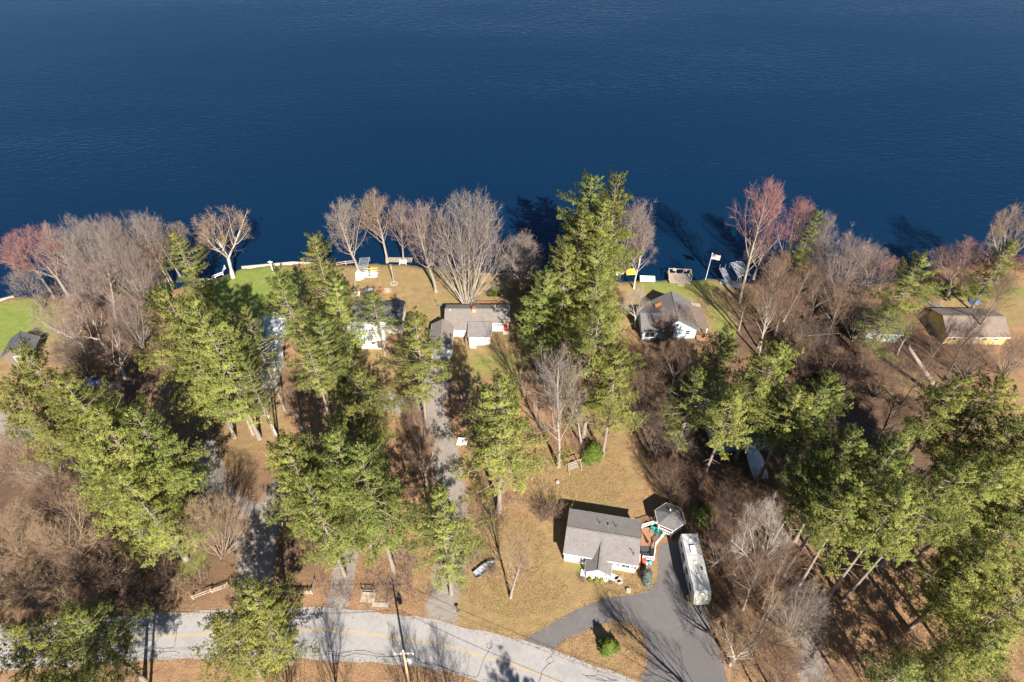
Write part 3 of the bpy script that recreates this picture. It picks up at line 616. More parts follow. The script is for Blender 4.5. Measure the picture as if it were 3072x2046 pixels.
# ------------------------------------------------------------------ pines: crown tip (picture), height m, spread m, mesh, label
GP = 'tall pines around the houses'
pines = [
 (1362, 408, 27, 6.2, 7, 'tallest pine at the water, left of the two highest crowns'),
 (1425, 406, 27, 5.0, 7, 'pine whose crown stands highest beside the grey lakeside maple'),
 (1392, 462, 26, 5.4, 3, 'pine just below the two highest crowns at the water'),
 (1335, 480, 25, 4.6, 0, 'pine on the left just below the tallest pine at the water'),
 (1372, 548, 26, 5.6, 3, 'broad bright pine in the middle of the dense lakeside clump'),
 (1302, 566, 25, 5.4, 7, 'pine on the left flank of the dense lakeside clump'),
 (1262, 628, 22, 5.0, 1, 'wide low pine at the left foot of the lakeside clump'),
 (1376, 628, 23, 5.6, 5, 'pine at the foot of the lakeside clump, nearest the white birch'),
 (1379, 696, 30, 5.6, 7, 'dark green pine between the lakeside clump and the blue grey house'),
 (1425, 800, 25, 4.6, 2, 'pine with a bare leaning trunk above the orange leaf bank'),
 (718, 541, 23, 4.6, 3, 'conical pine at the edge of the bright green lawn'),
 (760, 640, 21, 4.4, 1, 'pine beside the split rail fence in the back yard'),
 (640, 624, 26, 3.8, 4, 'pine with a thick pale trunk beside the green roofed house'),
 (858, 676, 15, 3.6, 6, 'short flat topped pine in front of the white cottage roof'),
 (944, 730, 25, 4.6, 5, 'big pine covering the left corner of the white garage'),
 (735, 716, 25, 4.2, 0, 'pine standing between the green roofed house and white cottage'),
 (698, 765, 24, 3.8, 8, 'pine close to the right slope of the green roofed house'),
 (455, 685, 31, 5.4, 0, 'tall pine right in the big crown mass left of the green roof'),
 (380, 668, 30, 6.6, 3, 'tall pine left in the big crown mass left of the green roof'),
 (415, 745, 26, 4.2, 7, 'pine at the front of the big crown mass left of the green roof'),
 (565, 705, 24, 3.0, 6, 'thin sparse pine leaning over the green roof'),
 (555, 815, 22, 2.6, 6, 'thin see-through pine in front of the green metal roof'),
 (50, 795, 26, 5.0, 3, 'pine at the left edge of the photo below the green lawn'),
 (140, 870, 22, 4.6, 1, 'pine right of the left edge pine, above the grey gravel'),
 (20, 870, 23, 4.6, 5, 'pine cut by the left edge above the grey gravel'),
 (235, 940, 27, 6.4, 5, 'pine at the top of the large lower left crown mass'),
 (300, 945, 26, 5.0, 0, 'pine on the upper right of the large lower left crown mass'),
 (195, 1015, 23, 4.4, 2, 'pine on the left flank of the large lower left crown mass'),
 (285, 1085, 22, 5.8, 7, 'bright pine at the bottom of the large lower left crown mass'),
 (650, 998, 27, 5.2, 0, 'pine at the left of the central pine group beside the dark drive'),
 (774, 1000, 29, 5.0, 7, 'pine in the middle of the central pine group'),
 (828, 1022, 30, 5.0, 5, 'pine on the right of the central pine group above three bare trunks'),
 (790, 940, 22, 5.0, 2, 'bluish pine behind the central pine group'),
 (705, 1095, 25, 4.4, 7, 'pine hanging over the picket fence beside the road'),
 (825, 852, 20, 4.6, 5, 'pine behind the wide grey trunk at the top of the gravel drive'),
 (1140, 872, 30, 6.0, 0, 'big solitary pine beside the grey gravel drive'),
 (1004, 1128, 26, 4.3, 5, 'open pine with long bare limbs beside the road verge'),
 (165, 1412, 20, 4.0, 2, 'pine south of the road in the lower left corner'),
 (30, 1452, 19, 4.2, 7, 'pine at the very bottom left corner of the photo'),
 (566, 1356, 21, 4.6, 1, 'big pine south of the road, left of the utility pole'),
 (500, 1420, 19, 4.0, 5, 'pine south of the road, left neighbour of the biggest roadside pine'),
 (2128, 592, 21, 4.4, 2, 'bright pine left of the yellow house'),
 (2048, 712, 13, 4.8, 6, 'low bluish pine in front of the grey roofed shed'),
 (1796, 795, 26, 5.4, 5, 'pine at the top of the clump over the dark roof'),
 (1908, 862, 25, 4.6, 0, 'pine on the right of the clump over the dark roof'),
 (1672, 757, 17, 4.0, 1, 'small pine on the leaf slope right of the blue grey house'),
 (1606, 860, 21, 3.8, 6, 'open pine left of the clump over the dark roof'),
 (1690, 890, 24, 4.4, 8, 'pine in front of the clump over the dark roof'),
 (1838, 900, 23, 4.2, 8, 'pine at the lower right of the clump over the dark roof'),
 (1975, 994, 26, 4.4, 0, 'pine at the upper left of the lower right wood'),
 (2083, 985, 27, 4.4, 3, 'yellowish pine at the top of the lower right wood'),
 (2213, 872, 24, 4.4, 4, 'greyish pine standing over the leaning dead trunk'),
 (2306, 866, 26, 5.0, 5, 'pine at the right edge below the yellow house'),
 (2340, 960, 24, 4.6, 2, 'pine cut by the right edge in the middle of the wood'),
 (1885, 1045, 22, 3.8, 8, 'pine beside the shrink wrapped boat'),
 (1950, 1085, 26, 4.8, 8, 'pine in the thick left part of the right hand wood'),
 (2220, 1060, 26, 4.8, 8, 'pine near the right edge in the lower wood'),
 (2310, 1060, 26, 4.8, 4, 'pine at the right edge in the lower wood'),
 (2152, 1112, 29, 4.2, 8, 'pine with a long bare trunk on the leaf covered slope'),
 (2095, 1118, 29, 4.2, 8, 'bare trunked pine left of its twin on the leaf slope'),
 (1985, 1125, 26, 4.4, 8, 'pine whose crown edges the striped leaf slope'),
 (2255, 1285, 20, 3.6, 2, 'pine below the open leaf slope near the right edge'),
 (2300, 1240, 24, 4.4, 5, 'pine at the right edge beside the striped leaf slope'),
 (2100, 1530, 16, 3.6, 6, 'pine top at the bottom edge below the leaf slope'),
 (2210, 1510, 18, 4.2, 7, 'pine top at the bottom edge in the right corner'),
 (2310, 1450, 19, 4.2, 1, 'pine in the bottom right corner'),
 (2400, 1000, 25, 5.0, 1, 'pine just beyond the right edge behind the middle of the wood'),
 (2400, 1140, 25, 5.0, 3, 'pine just beyond the right edge behind the lower wood'),
 (2395, 1330, 22, 4.6, 5, 'pine just beyond the right edge by the leaf slope'),
 (2336, 552, 17, 3.6, 3, 'pine at the right edge beside the lake'),
 (404, 534, 17, 3.4, 2, 'pine at the water beside the tangled bare grove'),
 (440, 630, 12, 3.0, 7, 'low pine at the lawn edge by the inlet'),
 (244, 628, 9, 2.0, 1, 'small green conifer inside the bare grove'),
 (1880, 484, 20, 2.6, 2, 'narrow pine among the reddish trees on the right shore'),
 (1850, 580, 12, 2.2, 6, 'small pine under the reddish trees on the right shore'),
]
for u, v, h, r, k, lab in pines:
    x, y = at('D', u, v, h * .985)
    place_tree('pine_tree', PINES[k], x, y, h, r * .98, lab, 'tree', GP, (trg.uniform(-.02, .02), trg.uniform(-.02, .02)))
# pine outside the frame whose top throws its shadow on the road
sx_, sy_ = at('C3', 300, 1390); hh = 21.0; L_ = hh / math.tan(SUN_EL)
place_tree('pine_tree', PINES[3], sx_ + math.sin(SUN_AZ) * L_, sy_ - math.cos(SUN_AZ) * L_, hh, 4.4, 'pine whose dark top shadow lies on the road at the bottom edge', 'tree', GP)

# tall roadside pines south of the frame: only their shadows reach the picture
for x, y, h, lab in ((-64, 16, 26, 'pine whose crown shadow darkens the verge at the lower left edge'), (-56.5, 18, 26, 'pine whose trunk shadow crosses the road at the left'), (-49, 17, 25, 'pine whose trunk shadow crosses the road between the left pines'), (-41.5, 18.5, 25, 'pine whose shadow falls on the picket corner'),
                     (-73, 19, 25, 'pine whose shadow darkens the lower left edge of the wood'), (47, 17, 26, 'pine whose shadow falls across the gravel lane at the lower right'), (56, 14, 26, 'pine whose shadow stripes the leaf slope at the lower right'), (66, 16, 26, 'pine whose shadow stripes the lower right corner')):
    if x < 0: place_tree('pine_tree', PINES[8], x, y, h, 4.6, lab, 'tree', GP)
    else: place_tree('bare_tree', BARE['oval'][1], x, y, h - 2, 3.0, lab.replace('pine', 'bare tree'), 'tree', 'bare trees around the houses', (0, 0), ('bark_grey', 'twig_brown'))
GB = 'bare trees around the houses'
# form, mesh, ('B', base region x y, tip region x y) or ('T', tip region x y, height), spread, bark, twig, label
bares = [
 ('oval', 0, ('T', 'A1', 130, 430, 15), 4.6, 'grey', 'red', 'red budded maple at the far left tip of the bare grove'),
 ('fork', 0, ('T', 'A1', 250, 385, 16), 5.0, 'grey', 'red', 'reddish maple, second from the left in the bare grove'),
 ('oval', 1, ('T', 'A1', 420, 380, 16), 4.6, 'pale', 'pink', 'pinkish tree third from the left in the bare grove'),
 ('vase', 0, ('T', 'A1', 600, 330, 18), 4.8, 'grey', 'grey', 'grey many stemmed tree near the top of the bare grove'),
 ('oval', 2, ('T', 'A1', 760, 300, 18), 4.4, 'pale', 'grey', 'upright grey tree at the top of the bare grove'),
 ('oval', 0, ('T', 'A1', 905, 250, 19), 3.6, 'grey', 'pink', 'slim pinkish tree rising highest in the bare grove'),
 ('vase', 1, ('T', 'A1', 920, 400, 17), 4.8, 'pale', 'grey', 'broad grey tree in the heart of the bare grove'),
 ('fork', 1, ('T', 'A1', 1090, 235, 17), 4.2, 'birch', 'grey', 'pale trunked tree over the water right of the grove'),
 ('oval', 1, ('T', 'A1', 1240, 260, 16), 4.0, 'pale', 'grey', 'pale tree just left of the small lakeside pine'),
 ('oval', 2, ('T', 'A1', 1350, 290, 14), 3.4, 'grey', 'grey', 'grey tree behind the small lakeside pine'),
 ('oval', 0, ('T', 'A1', 1470, 335, 11), 3.0, 'grey', 'grey', 'small grey tree right of the small lakeside pine'),
 ('vase', 0, ('T', 'A1', 1060, 520, 14), 4.4, 'grey', 'pink', 'many stemmed tree on the right side of the bare grove'),
 ('oval', 1, ('T', 'A1', 150, 720, 10), 4.0, 'dark', 'grey', 'low grey tree on the shore left of the grove'),
 ('vase', 0, ('T', 'A1', 560, 650, 14), 5.0, 'grey', 'pink', 'dense pinkish tree in the lower middle of the grove'),
 ('oval', 2, ('T', 'A1', 760, 720, 13), 4.4, 'pale', 'pink', 'pale stemmed tree below the middle of the grove'),
 ('fork', 0, ('T', 'A1', 470, 1010, 13), 5.4, 'birch', 'pink', 'spreading pale limbed tree leaning over the left lawn'),
 ('fork', 1, ('T', 'A1', 700, 1030, 12), 4.6, 'birch', 'brown', 'pale limbed tree at the lower edge of the grove'),
 ('vase', 0, ('T', 'A1', 1010, 980, 12), 3.8, 'grey', 'pink', 'pinkish tree next to the big left pine mass'),
 ('vase', 1, ('B', 'A1', 1340, 880, 'A1', 1330, 670), 2.8, 'birch', 'pink', 'small white stemmed tree on the lawn by the inlet'),
 ('oval', 0, ('T', 'A1', 1330, 520, 11), 3.2, 'pale', 'brown', 'small brown tree in front of the lakeside pine'),
 ('fork', 1, ('B', 'A1', 2030, 790, 'A1', 1850, 215), 5.6, 'birch', 'tan', 'lone two stemmed tree leaning over the inlet'),
 ('oval', 2, ('B', 'A2', 1095, 765, 'A2', 1000, 140), 5.0, 'pale', 'grey', 'bare tree beside the stacked kayaks'),
 ('oval', 0, ('B', 'A2', 1340, 660, 'A2', 1230, 75), 4.8, 'pale', 'tan', 'bare shore tree between the kayaks and the shore platform'),
 ('oval', 1, ('B', 'A2', 1480, 665, 'A2', 1470, 135), 3.6, 'pale', 'pink', 'bare tree growing through the small shore platform'),
 ('oval', 2, ('B', 'A2', 1765, 915, 'A2', 1680, 170), 4.8, 'pale', 'pink', 'bare tree on the lawn left of the big many stemmed tree'),
 ('vase', 0, ('B', 'A2', 2030, 1055, 'A2', 2090, 120), 7.2, 'pale', 'grey', 'huge many stemmed bare tree behind the grey roofed ranch house'),
 ('vase', 1, ('B', 'A3', 480, 1010, 'A3', 490, 610), 4.6, 'pale', 'grey', 'low bare tree at the water left of the pine clump'),
 ('vase', 1, ('B', 'A3', 1350, 930, 'A3', 1500, 335), 4.6, 'birch', 'pink', 'bare tree with pale stems right of the tallest pines'),
 ('oval', 1, ('B', 'A3', 1455, 1062, 'A3', 1560, 540), 3.4, 'birch', 'pink', 'white birch standing on the lakeside lawn'),
 ('fork', 0, ('B', 'A3', 1468, 1400, 'A3', 1480, 1085), 2.8, 'birch', 'white', 'dead white tree over the left end of the blue grey house'),
 ('vase', 0, ('B', 'A3', 1790, 1530, 'A3', 1720, 1250), 2.8, 'dark', 'pink', 'pinkish tree whose twigs veil the blue grey house'),
 ('vase', 1, ('B', 'A3', 1950, 1460, 'A3', 1940, 1200), 2.2, 'grey', 'pink', 'pinkish tree by the right corner of the blue grey house'),
 ('oval', 0, ('B', 'A4', 125, 1060, 'A4', 330, 150), 5.4, 'pale', 'red', 'tall reddish maple beside the boat lift'),
 ('oval', 2, ('B', 'A4', 420, 960, 'A4', 610, 290), 4.2, 'pale', 'red', 'reddish maple next right of the tall lakeside maple'),
 ('oval', 1, ('T', 'A4', 830, 375, 17), 3.2, 'grey', 'grey', 'grey tree behind the narrow pine on the right shore'),
 ('fork', 1, ('T', 'A4', 330, 570, 10), 4.0, 'pale', 'grey', 'small pale tree between the two reddish maples'),
 ('vase', 0, ('B', 'A4', 700, 1010, 'A4', 720, 560), 4.6, 'pale', 'grey', 'pale tree left of the pink crowns on the right shore'),
 ('vase', 1, ('B', 'A4', 870, 1200, 'A4', 1000, 575), 5.0, 'pale', 'pink', 'pink crowned tree with pale stems on the right shore'),
 ('fork', 0, ('B', 'A4', 930, 1190, 'A4', 1170, 640), 5.0, 'pale', 'pink', 'spreading pink tree beside the grey roofed house'),
 ('oval', 0, ('T', 'A4', 1260, 680, 12), 3.6, 'grey', 'pink', 'smaller pink tree by the cove on the right shore'),
 ('oval', 2, ('T', 'A4', 1350, 720, 10), 3.0, 'grey', 'red', 'low reddish tree at the cove on the right shore'),
 ('oval', 1, ('B', 'A4', 275, 1490, 'A4', 430, 770), 3.6, 'pale', 'brown', 'tree with pale limbs on the leaf slope by the lake'),
 ('oval', 2, ('T', 'A4', 560, 900, 13), 3.6, 'grey', 'brown', 'brown tree on the shaded slope behind the pale limbed tree'),
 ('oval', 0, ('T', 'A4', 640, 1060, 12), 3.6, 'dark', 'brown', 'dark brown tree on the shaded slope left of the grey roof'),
 ('fork', 1, ('B', 'A4', 1750, 1015, 'A4', 1800, 620), 4.8, 'grey', 'brown', 'brown spreading tree behind the bright pine by the lake'),
 ('oval', 1, ('T', 'A4', 1960, 600, 10), 4.0, 'grey', 'red', 'red twigged tree at the water near the right edge'),
 ('fork', 0, ('B', 'A4', 2130, 905, 'A4', 2320, 310), 4.6, 'pale', 'tan', 'tall pale tree at the right edge over the lake'),
 ('oval', 2, ('T', 'A4', 2290, 850, 15), 3.4, 'grey', 'brown', 'slim tree at the right edge above the yellow house'),
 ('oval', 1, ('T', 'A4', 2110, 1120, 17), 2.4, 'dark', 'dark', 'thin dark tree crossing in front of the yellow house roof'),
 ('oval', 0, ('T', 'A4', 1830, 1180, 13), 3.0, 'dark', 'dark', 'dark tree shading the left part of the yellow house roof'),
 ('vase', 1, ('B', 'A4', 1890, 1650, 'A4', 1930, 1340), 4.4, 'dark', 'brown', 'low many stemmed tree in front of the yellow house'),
 ('vase', 0, ('B', 'A4', 2200, 1640, 'A4', 2260, 1330), 3.6, 'pale', 'brown', 'many stemmed tree right of the yellow house front'),
 ('oval', 1, ('B', 'B3', 800, 1160, 'B3', 760, 170), 5.0, 'pale', 'grey', 'bare tree with a pale trunk above the wooden swing frame'),
 ('oval', 0, ('B', 'B3', 1000, 960, 'B3', 900, 380), 3.6, 'pale', 'brown', 'slim bare tree leaning right of the swing frame tree'),
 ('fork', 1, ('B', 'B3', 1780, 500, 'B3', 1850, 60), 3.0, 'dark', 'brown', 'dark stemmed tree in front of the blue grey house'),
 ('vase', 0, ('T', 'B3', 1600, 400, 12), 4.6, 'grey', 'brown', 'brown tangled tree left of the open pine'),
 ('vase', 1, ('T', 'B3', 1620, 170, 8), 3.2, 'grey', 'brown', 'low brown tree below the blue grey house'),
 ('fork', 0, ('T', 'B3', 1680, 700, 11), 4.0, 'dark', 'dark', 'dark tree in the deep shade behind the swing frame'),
 ('oval', 2, ('B', 'C3', 345, 905, 'C3', 400, 420), 2.8, 'pale', 'tan', 'bare tree in the middle of the front lawn'),
 ('oval', 1, ('T', 'B2', 1560, 640, 13), 2.2, 'grey', 'brown', 'slim bare tree along the gravel drive'),
 ('fork', 1, ('T', 'B2', 1620, 930, 12), 2.8, 'pale', 'brown', 'forked bare tree at the bend of the gravel drive'),
 ('oval', 0, ('B', 'B2', 375, 880, 'B2', 130, 380), 3.2, 'birch', 'white', 'white birch in front of the green roofed house'),
 ('fork', 0, ('T', 'B1', 2000, 420, 13), 4.0, 'pale', 'grey', 'dead tree with long pale limbs by the big left pines'),
 ('oval', 2, ('T', 'B2', 480, 500, 10), 3.4, 'grey', 'brown', 'brown tree on the lawn right of the green roof'),
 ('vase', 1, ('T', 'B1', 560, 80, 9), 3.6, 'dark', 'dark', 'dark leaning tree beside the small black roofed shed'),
 ('fork', 1, ('B', 'B1', 1090, 400, 'B1', 960, 10), 3.8, 'birch', 'brown', 'pale limbed tree above the blue tarp'),
 ('vase', 0, ('T', 'B1', 850, 480, 6), 3.4, 'brown', 'pink', 'low reddish brown tree below the blue tarp'),
 ('vase', 1, ('T', 'B1', 230, 990, 10), 4.4, 'grey', 'tan', 'tan tangled tree at the left edge below the gravel'),
 ('fork', 0, ('T', 'B1', 90, 900, 12), 4.6, 'grey', 'brown', 'bare tree over the grey gravel at the left edge'),
 ('vase', 0, ('B', 'C1', 1930, 480, 'C1', 1850, 20), 4.4, 'brown', 'tan', 'round tan bare tree beside the dark drive'),
 ('fork', 1, ('B', 'C1', 740, 540, 'C1', 560, 90), 4.8, 'brown', 'tan', 'tan bare tree left of the lower left pine mass'),
 ('vase', 1, ('B', 'C1', 200, 480, 'C1', 120, 110), 4.4, 'brown', 'tan', 'tan bare tree at the lower left edge'),
 ('vase', 0, ('T', 'C1', 330, 300, 7), 4.4, 'brown', 'tan', 'low tan thicket tree between the two lower left tan trees'),
 ('fork', 0, ('B', 'C4', 230, 840, 'C4', 330, 190), 3.6, 'birch', 'white', 'white limbed tree at the edge of the lower right wood'),
 ('oval', 0, ('T', 'C4', 150, 160, 13), 4.0, 'pale', 'brown', 'brown tree right of the camper trailer'),
 ('oval', 2, ('T', 'C4', 30, 350, 12), 3.6, 'pale', 'brown', 'brown tree close behind the camper trailer'),
 ('fork', 1, ('T', 'C4', 400, 1000, 12), 4.4, 'pale', 'tan', 'pale tree at the bottom edge right of the paved drive'),
 ('vase', 1, ('T', 'C4', 720, 900, 11), 3.8, 'pale', 'grey', 'hazy grey tree beside the gravel lane at the lower right'),
 ('fork', 0, ('T', 'C4', 200, 1180, 10), 4.0, 'birch', 'tan', 'white limbed tree arching over the end of the paved drive'),
 ('oval', 1, ('T', 'C4', 560, 560, 15), 3.0, 'pale', 'brown', 'slim tree beside the leaning pine trunk'),
 ('vase', 0, ('T', 'B4', 420, 1130, 8), 4.0, 'dark', 'brown', 'low brown tree below the shrink wrapped boat'),
 ('vase', 1, ('T', 'B4', 150, 1180, 8), 4.2, 'dark', 'brown', 'low brown tree left of the shrink wrapped boat'),
 ('oval', 0, ('T', 'C4', 1900, 440, 12), 3.4, 'grey', 'grey', 'grey bare tree inside the right hand wood'),
 ('vase', 0, ('T', 'A4', 1180, 1010, 11), 4.0, 'grey', 'brown', 'brown tree screening the house with the plain grey roof'),
 ('oval', 1, ('T', 'A4', 1560, 1120, 11), 3.4, 'grey', 'brown', 'brown tree between the bright pine and the yellow house'),
 ('fork', 0, ('T', 'C1', 480, 480, 9), 4.4, 'dark', 'brown', 'dark tangled tree in the shade of the lower left wood'),
 ('fork', 1, ('T', 'C1', 900, 420, 8), 4.0, 'dark', 'brown', 'dark tree below the lower left pine mass'),
 ('oval', 1, ('T', 'C1', 60, 620, 9), 3.6, 'dark', 'tan', 'tan tree just above the road at the left edge'),
 ('oval', 2, ('T', 'B1', 300, 1350, 12), 4.2, 'dark', 'brown', 'dark tree in the black shade at the left'),
 ('oval', 0, ('T', 'C4', 60, 60, 12), 3.6, 'pale', 'brown', 'slim pale tree above the camper trailer'),
 ('fork', 1, ('T', 'C4', 230, 500, 12), 3.4, 'pale', 'brown', 'pale tree right of the camper trailer front'),
 ('oval', 1, ('T', 'C4', 350, 640, 13), 3.2, 'pale', 'brown', 'slim pale tree between the camper and the striped leaf slope'),
 ('oval', 0, ('T', 'A4', 480, 700, 15), 3.4, 'pale', 'brown', 'slim tree left of the pink crowns on the right shore'),
 ('oval', 1, ('T', 'A4', 640, 760, 14), 3.2, 'pale', 'brown', 'pale trunked tree in the middle of the right shore wood'),
 ('fork', 0, ('T', 'A4', 820, 800, 13), 3.6, 'grey', 'brown', 'forked grey tree in the middle of the right shore wood'),
 ('oval', 2, ('T', 'A4', 420, 1000, 13), 3.2, 'pale', 'brown', 'pale sapling low on the leaf slope'),
 ('oval', 0, ('T', 'A4', 230, 930, 11), 2.8, 'grey', 'brown', 'grey sapling at the top of the leaf slope'),
 ('fork', 1, ('T', 'A4', 760, 1180, 12), 3.6, 'dark', 'dark', 'dark forked tree below the right shore wood'),
 ('oval', 1, ('T', 'A4', 980, 1000, 12), 3.4, 'grey', 'brown', 'grey brown tree left of the plain grey roof'),
 ('vase', 0, ('T', 'B4', 700, 60, 9), 3.6, 'dark', 'brown', 'dark brown tree at the end of the long crossbar'),
 ('oval', 2, ('T', 'B4', 900, 150, 11), 3.2, 'grey', 'brown', 'slim tree right of the long crossbar'),
 ('fork', 0, ('T', 'B4', 1200, 60, 9), 3.6, 'dark', 'brown', 'dark forked tree left of the broken dead trunk'),
 ('oval', 0, ('T', 'B4', 1050, 350, 11), 3.0, 'grey', 'brown', 'slim tree on the open leaf patch behind the wood'),
 ('oval', 1, ('T', 'B4', 1650, 150, 13), 2.8, 'dark', 'brown', 'thin dark tree right of the broken dead trunk'),
 ('oval', 2, ('T', 'B4', 1420, 520, 11), 3.0, 'dark', 'brown', 'thin tree at the upper edge of the right hand wood'),
 ('fork', 1, ('T', 'B3', 1900, 780, 11), 3.4, 'dark', 'dark', 'dark forked tree in the deep shade left of the covered boat'),
 ('oval', 0, ('T', 'B3', 1750, 620, 13), 3.2, 'dark', 'brown', 'dark slim tree in the deep shade below the open pine'),
 ('vase', 1, ('T', 'B3', 1850, 1150, 8), 3.4, 'dark', 'brown', 'low dark tree above the gazebo'),
 ('oval', 1, ('T', 'B4', 80, 1330, 11), 3.0, 'pale', 'brown', 'slim pale tree between gazebo and covered boat'),
 ('fork', 0, ('T', 'B1', 1350, 700, 11), 3.2, 'dark', 'dark', 'dark tree in the shade between the two left pine masses'),
 ('oval', 1, ('T', 'B1', 1500, 900, 11), 3.0, 'dark', 'brown', 'slim dark tree below the big left crown mass'),
 ('fork', 1, ('T', 'C1', 1300, 420, 9), 3.2, 'dark', 'brown', 'dark tree right of the lower left pine mass'),
 ('fork', 1, ('T', 'B4', 1080, 170, 9), 4.2, 'dark', 'brown', 'brown tree on the shaded bank left of the dead trunk'),
 ('vase', 0, ('T', 'B4', 1300, 280, 7), 4.0, 'dark', 'brown', 'low brown tree beside the leaning dead trunk'),
]
for form, k, spec, r, bark, twig, lab in bares:
    if spec[0] == 'T':
        x, y = at(*spec[1:4], spec[4]); h = spec[4]; lean = (trg.uniform(-.05, .05), trg.uniform(-.05, .05))
    else:
        x, y = at(*spec[1:4]); u, v = px(*spec[4:7]); h = max(4, height_of(x, y, v)); tx, _ = G(u, v, h)
        lean = (max(-.3, min(.3, math.atan2(tx - x, h))), 0)
    place_tree('bare_tree', BARE[form][k], x, y, h * 1.03, r, lab, 'tree', GB, lean, ('bark_' + bark, 'twig_' + twig))
# bare roadside trees south of the road, seen mostly by their shadows on it
for (x, y, h, lab) in [(-24.5, 19.5, 15, 'roadside tree throwing the leftmost branching shadow across the road'), (-19.5, 20.5, 15, 'roadside tree throwing the branching shadow left of the pole'),
                       (-9.5, 19.5, 14, 'roadside tree throwing the branching shadow right of the pole'), (-45.5, 17, 16, 'roadside tree throwing the straight shadow between the left pines'), (-4, 17, 15, 'roadside tree throwing the faint shadow beside the yellow line')]:
    place_tree('bare_tree', BARE['oval' if h != 14 else 'fork'][1 if h != 14 else 0], x, y, h, 3.4, lab, 'tree', GB, (0, 0), ('bark_grey', 'twig_brown'))
# the bare tree over the drive and one beyond its right edge throw long shadows
place_tree('bare_tree', BARE['oval'][2], 27.5, 22.3, 18, 3.4, 'leaning bare tree whose long shadow crosses the paved drive', 'tree', GB, (-.62, 0), ('bark_pale', 'twig_tan'))
place_tree('bare_tree', BARE['oval'][0], 30.5, 26.5, 17, 2.6, 'slim bare tree at the bottom edge right of the paved drive', 'tree', GB, (0, 0), ('bark_pale', 'twig_brown'))
place_tree('bare_tree', BARE['oval'][1], 33.5, 24, 19, 3.0, 'bare tree whose straight shadow falls on the camper roof', 'tree', GB, (0, 0), ('bark_pale', 'twig_brown'))

# small evergreens and shrubs
GS = 'single shrubs by the houses'
def shrub(r_, x, y, h, w, k, bark, twig, lab):
    X, Y = at(r_, x, y); place_tree('bare_shrub', BARE['shrub'][k], X, Y, h, w, lab, 'shrub', GS, (0, 0), ('bark_' + bark, 'twig_' + twig), names=('stems', 'twigs'))
X, Y = at('C3', 1110, 1318); place_tree('small_evergreen', SMALLCON, X, Y, 2.7, 1.15, 'small bright green conifer on the teardrop island', 'shrub', GS, (0, 0), ('pinebark', 'bush'))
X, Y = at('C3', 1405, 770); place_tree('blue_spruce', SMALLCON, X, Y, 2.2, .95, 'small blue grey spruce at the corner of the white house', 'shrub', GS, (0, 0), ('pinebark', 'spruce'))
X, Y = at('B3', 1100, 1075); place_tree('small_evergreen', SMALLCON, X, Y, 2.4, 1.7, 'low green bush at the foot of the leaning trunk', 'shrub', GS, (0, 0), ('pinebark', 'bush'))
X, Y = at('C3', 1850, 290); place_tree('small_evergreen', SMALLCON, X, Y, 2.4, 1.9, 'dark green bush behind the gazebo', 'shrub', GS, (0, 0), ('pinebark', 'pine'))
X, Y = at('A4', 1090, 1230); place_tree('small_evergreen', SMALLCON, X, Y, 2.6, 1.2, 'yellowish green bush by the grey roofed house', 'shrub', GS, (0, 0), ('pinebark', 'bush'))
X, Y = at('A3', 235, 1110); place_tree('small_evergreen', SMALLCON, X, Y, 1.2, 1.0, 'small green bush on the lawn behind the ranch house', 'shrub', GS, (0, 0), ('pinebark', 'bush'))
shrub('C3', 700, 260, 4.5, 2.6, 0, 'dark', 'brown', 'dark twiggy shrub in the shadow left of the white house')
shrub('C3', 600, 300, 5.0, 2.2, 1, 'grey', 'brown', 'slender bare shrub left of the white house')
shrub('C3', 1130, 790, 1.0, .9, 0, 'brown', 'pink', 'low red twigged shrub at the right of the porch bed')
shrub('C3', 915, 780, 1.2, .9, 1, 'brown', 'pink', 'low red twigged shrub at the left of the porch bed')
shrub('C3', 20, 600, 3.4, 2.6, 0, 'brown', 'pink', 'hazy shrub left of the aluminium boat')
shrub('C3', 180, 700, 2.6, 1.8, 1, 'grey', 'brown', 'shrub covering the end of the aluminium boat')
for i, x in enumerate((965, 1015, 1060)):
    X, Y = at('C3', x, 775)
    place_tree('small_evergreen', SMALLCON, X, Y, .7, .42, ['left', 'middle', 'right'][i] + ' of three round clipped bushes below the porch', 'shrub', GS, (0, 0), ('pinebark', 'pine'))

# brush: tangled understory nobody could count
def brush(name, spots, n, protos, bark, label, seed, hs=(.6, 1.25)):
    g = random.Random(seed); VV = []; TT = []; k = 0
    raw = []
    for pr in protos:
        for me in (pr['trunk'], pr['crown']):
            v = np.empty(len(me.vertices) * 3, np.float32); me.vertices.foreach_get('co', v)
            t = np.empty(len(me.loops), np.int32); me.loops.foreach_get('vertex_index', t); raw.append((v.reshape(-1, 3), t.reshape(-1, 3)))
    for _ in range(n):
        sx, sy, a, b = g.choice(spots); q = g.random() ** .5; th = g.uniform(0, 6.283)
        x, y = sx + a * q * math.cos(th), sy + b * q * math.sin(th)
        if y > float(shore_y(x)) - .4: continue
        p = g.randrange(len(protos)); s = g.uniform(*hs); rz = g.uniform(0, 6.283); c, s_ = math.cos(rz), math.sin(rz)
        for v, t in raw[2 * p:2 * p + 2]:
            w = np.stack([(v[:, 0] * c - v[:, 1] * s_) * s + x, (v[:, 0] * s_ + v[:, 1] * c) * s + y, v[:, 2] * s], 1)
            VV.append(w); TT.append(t + k); k += len(v)
    o = link(name, np_mesh(name, np.concatenate(VV), np.concatenate(TT), M[bark])); tag(o, label, 'brush', kind='stuff'); return o
BR = [bare_proto(70 + i, 'brush', 2.2, 1.5) for i in range(4)]
def sp(r_, x, y, a, b): X, Y = at(r_, x, y); return (X, Y, a, b)
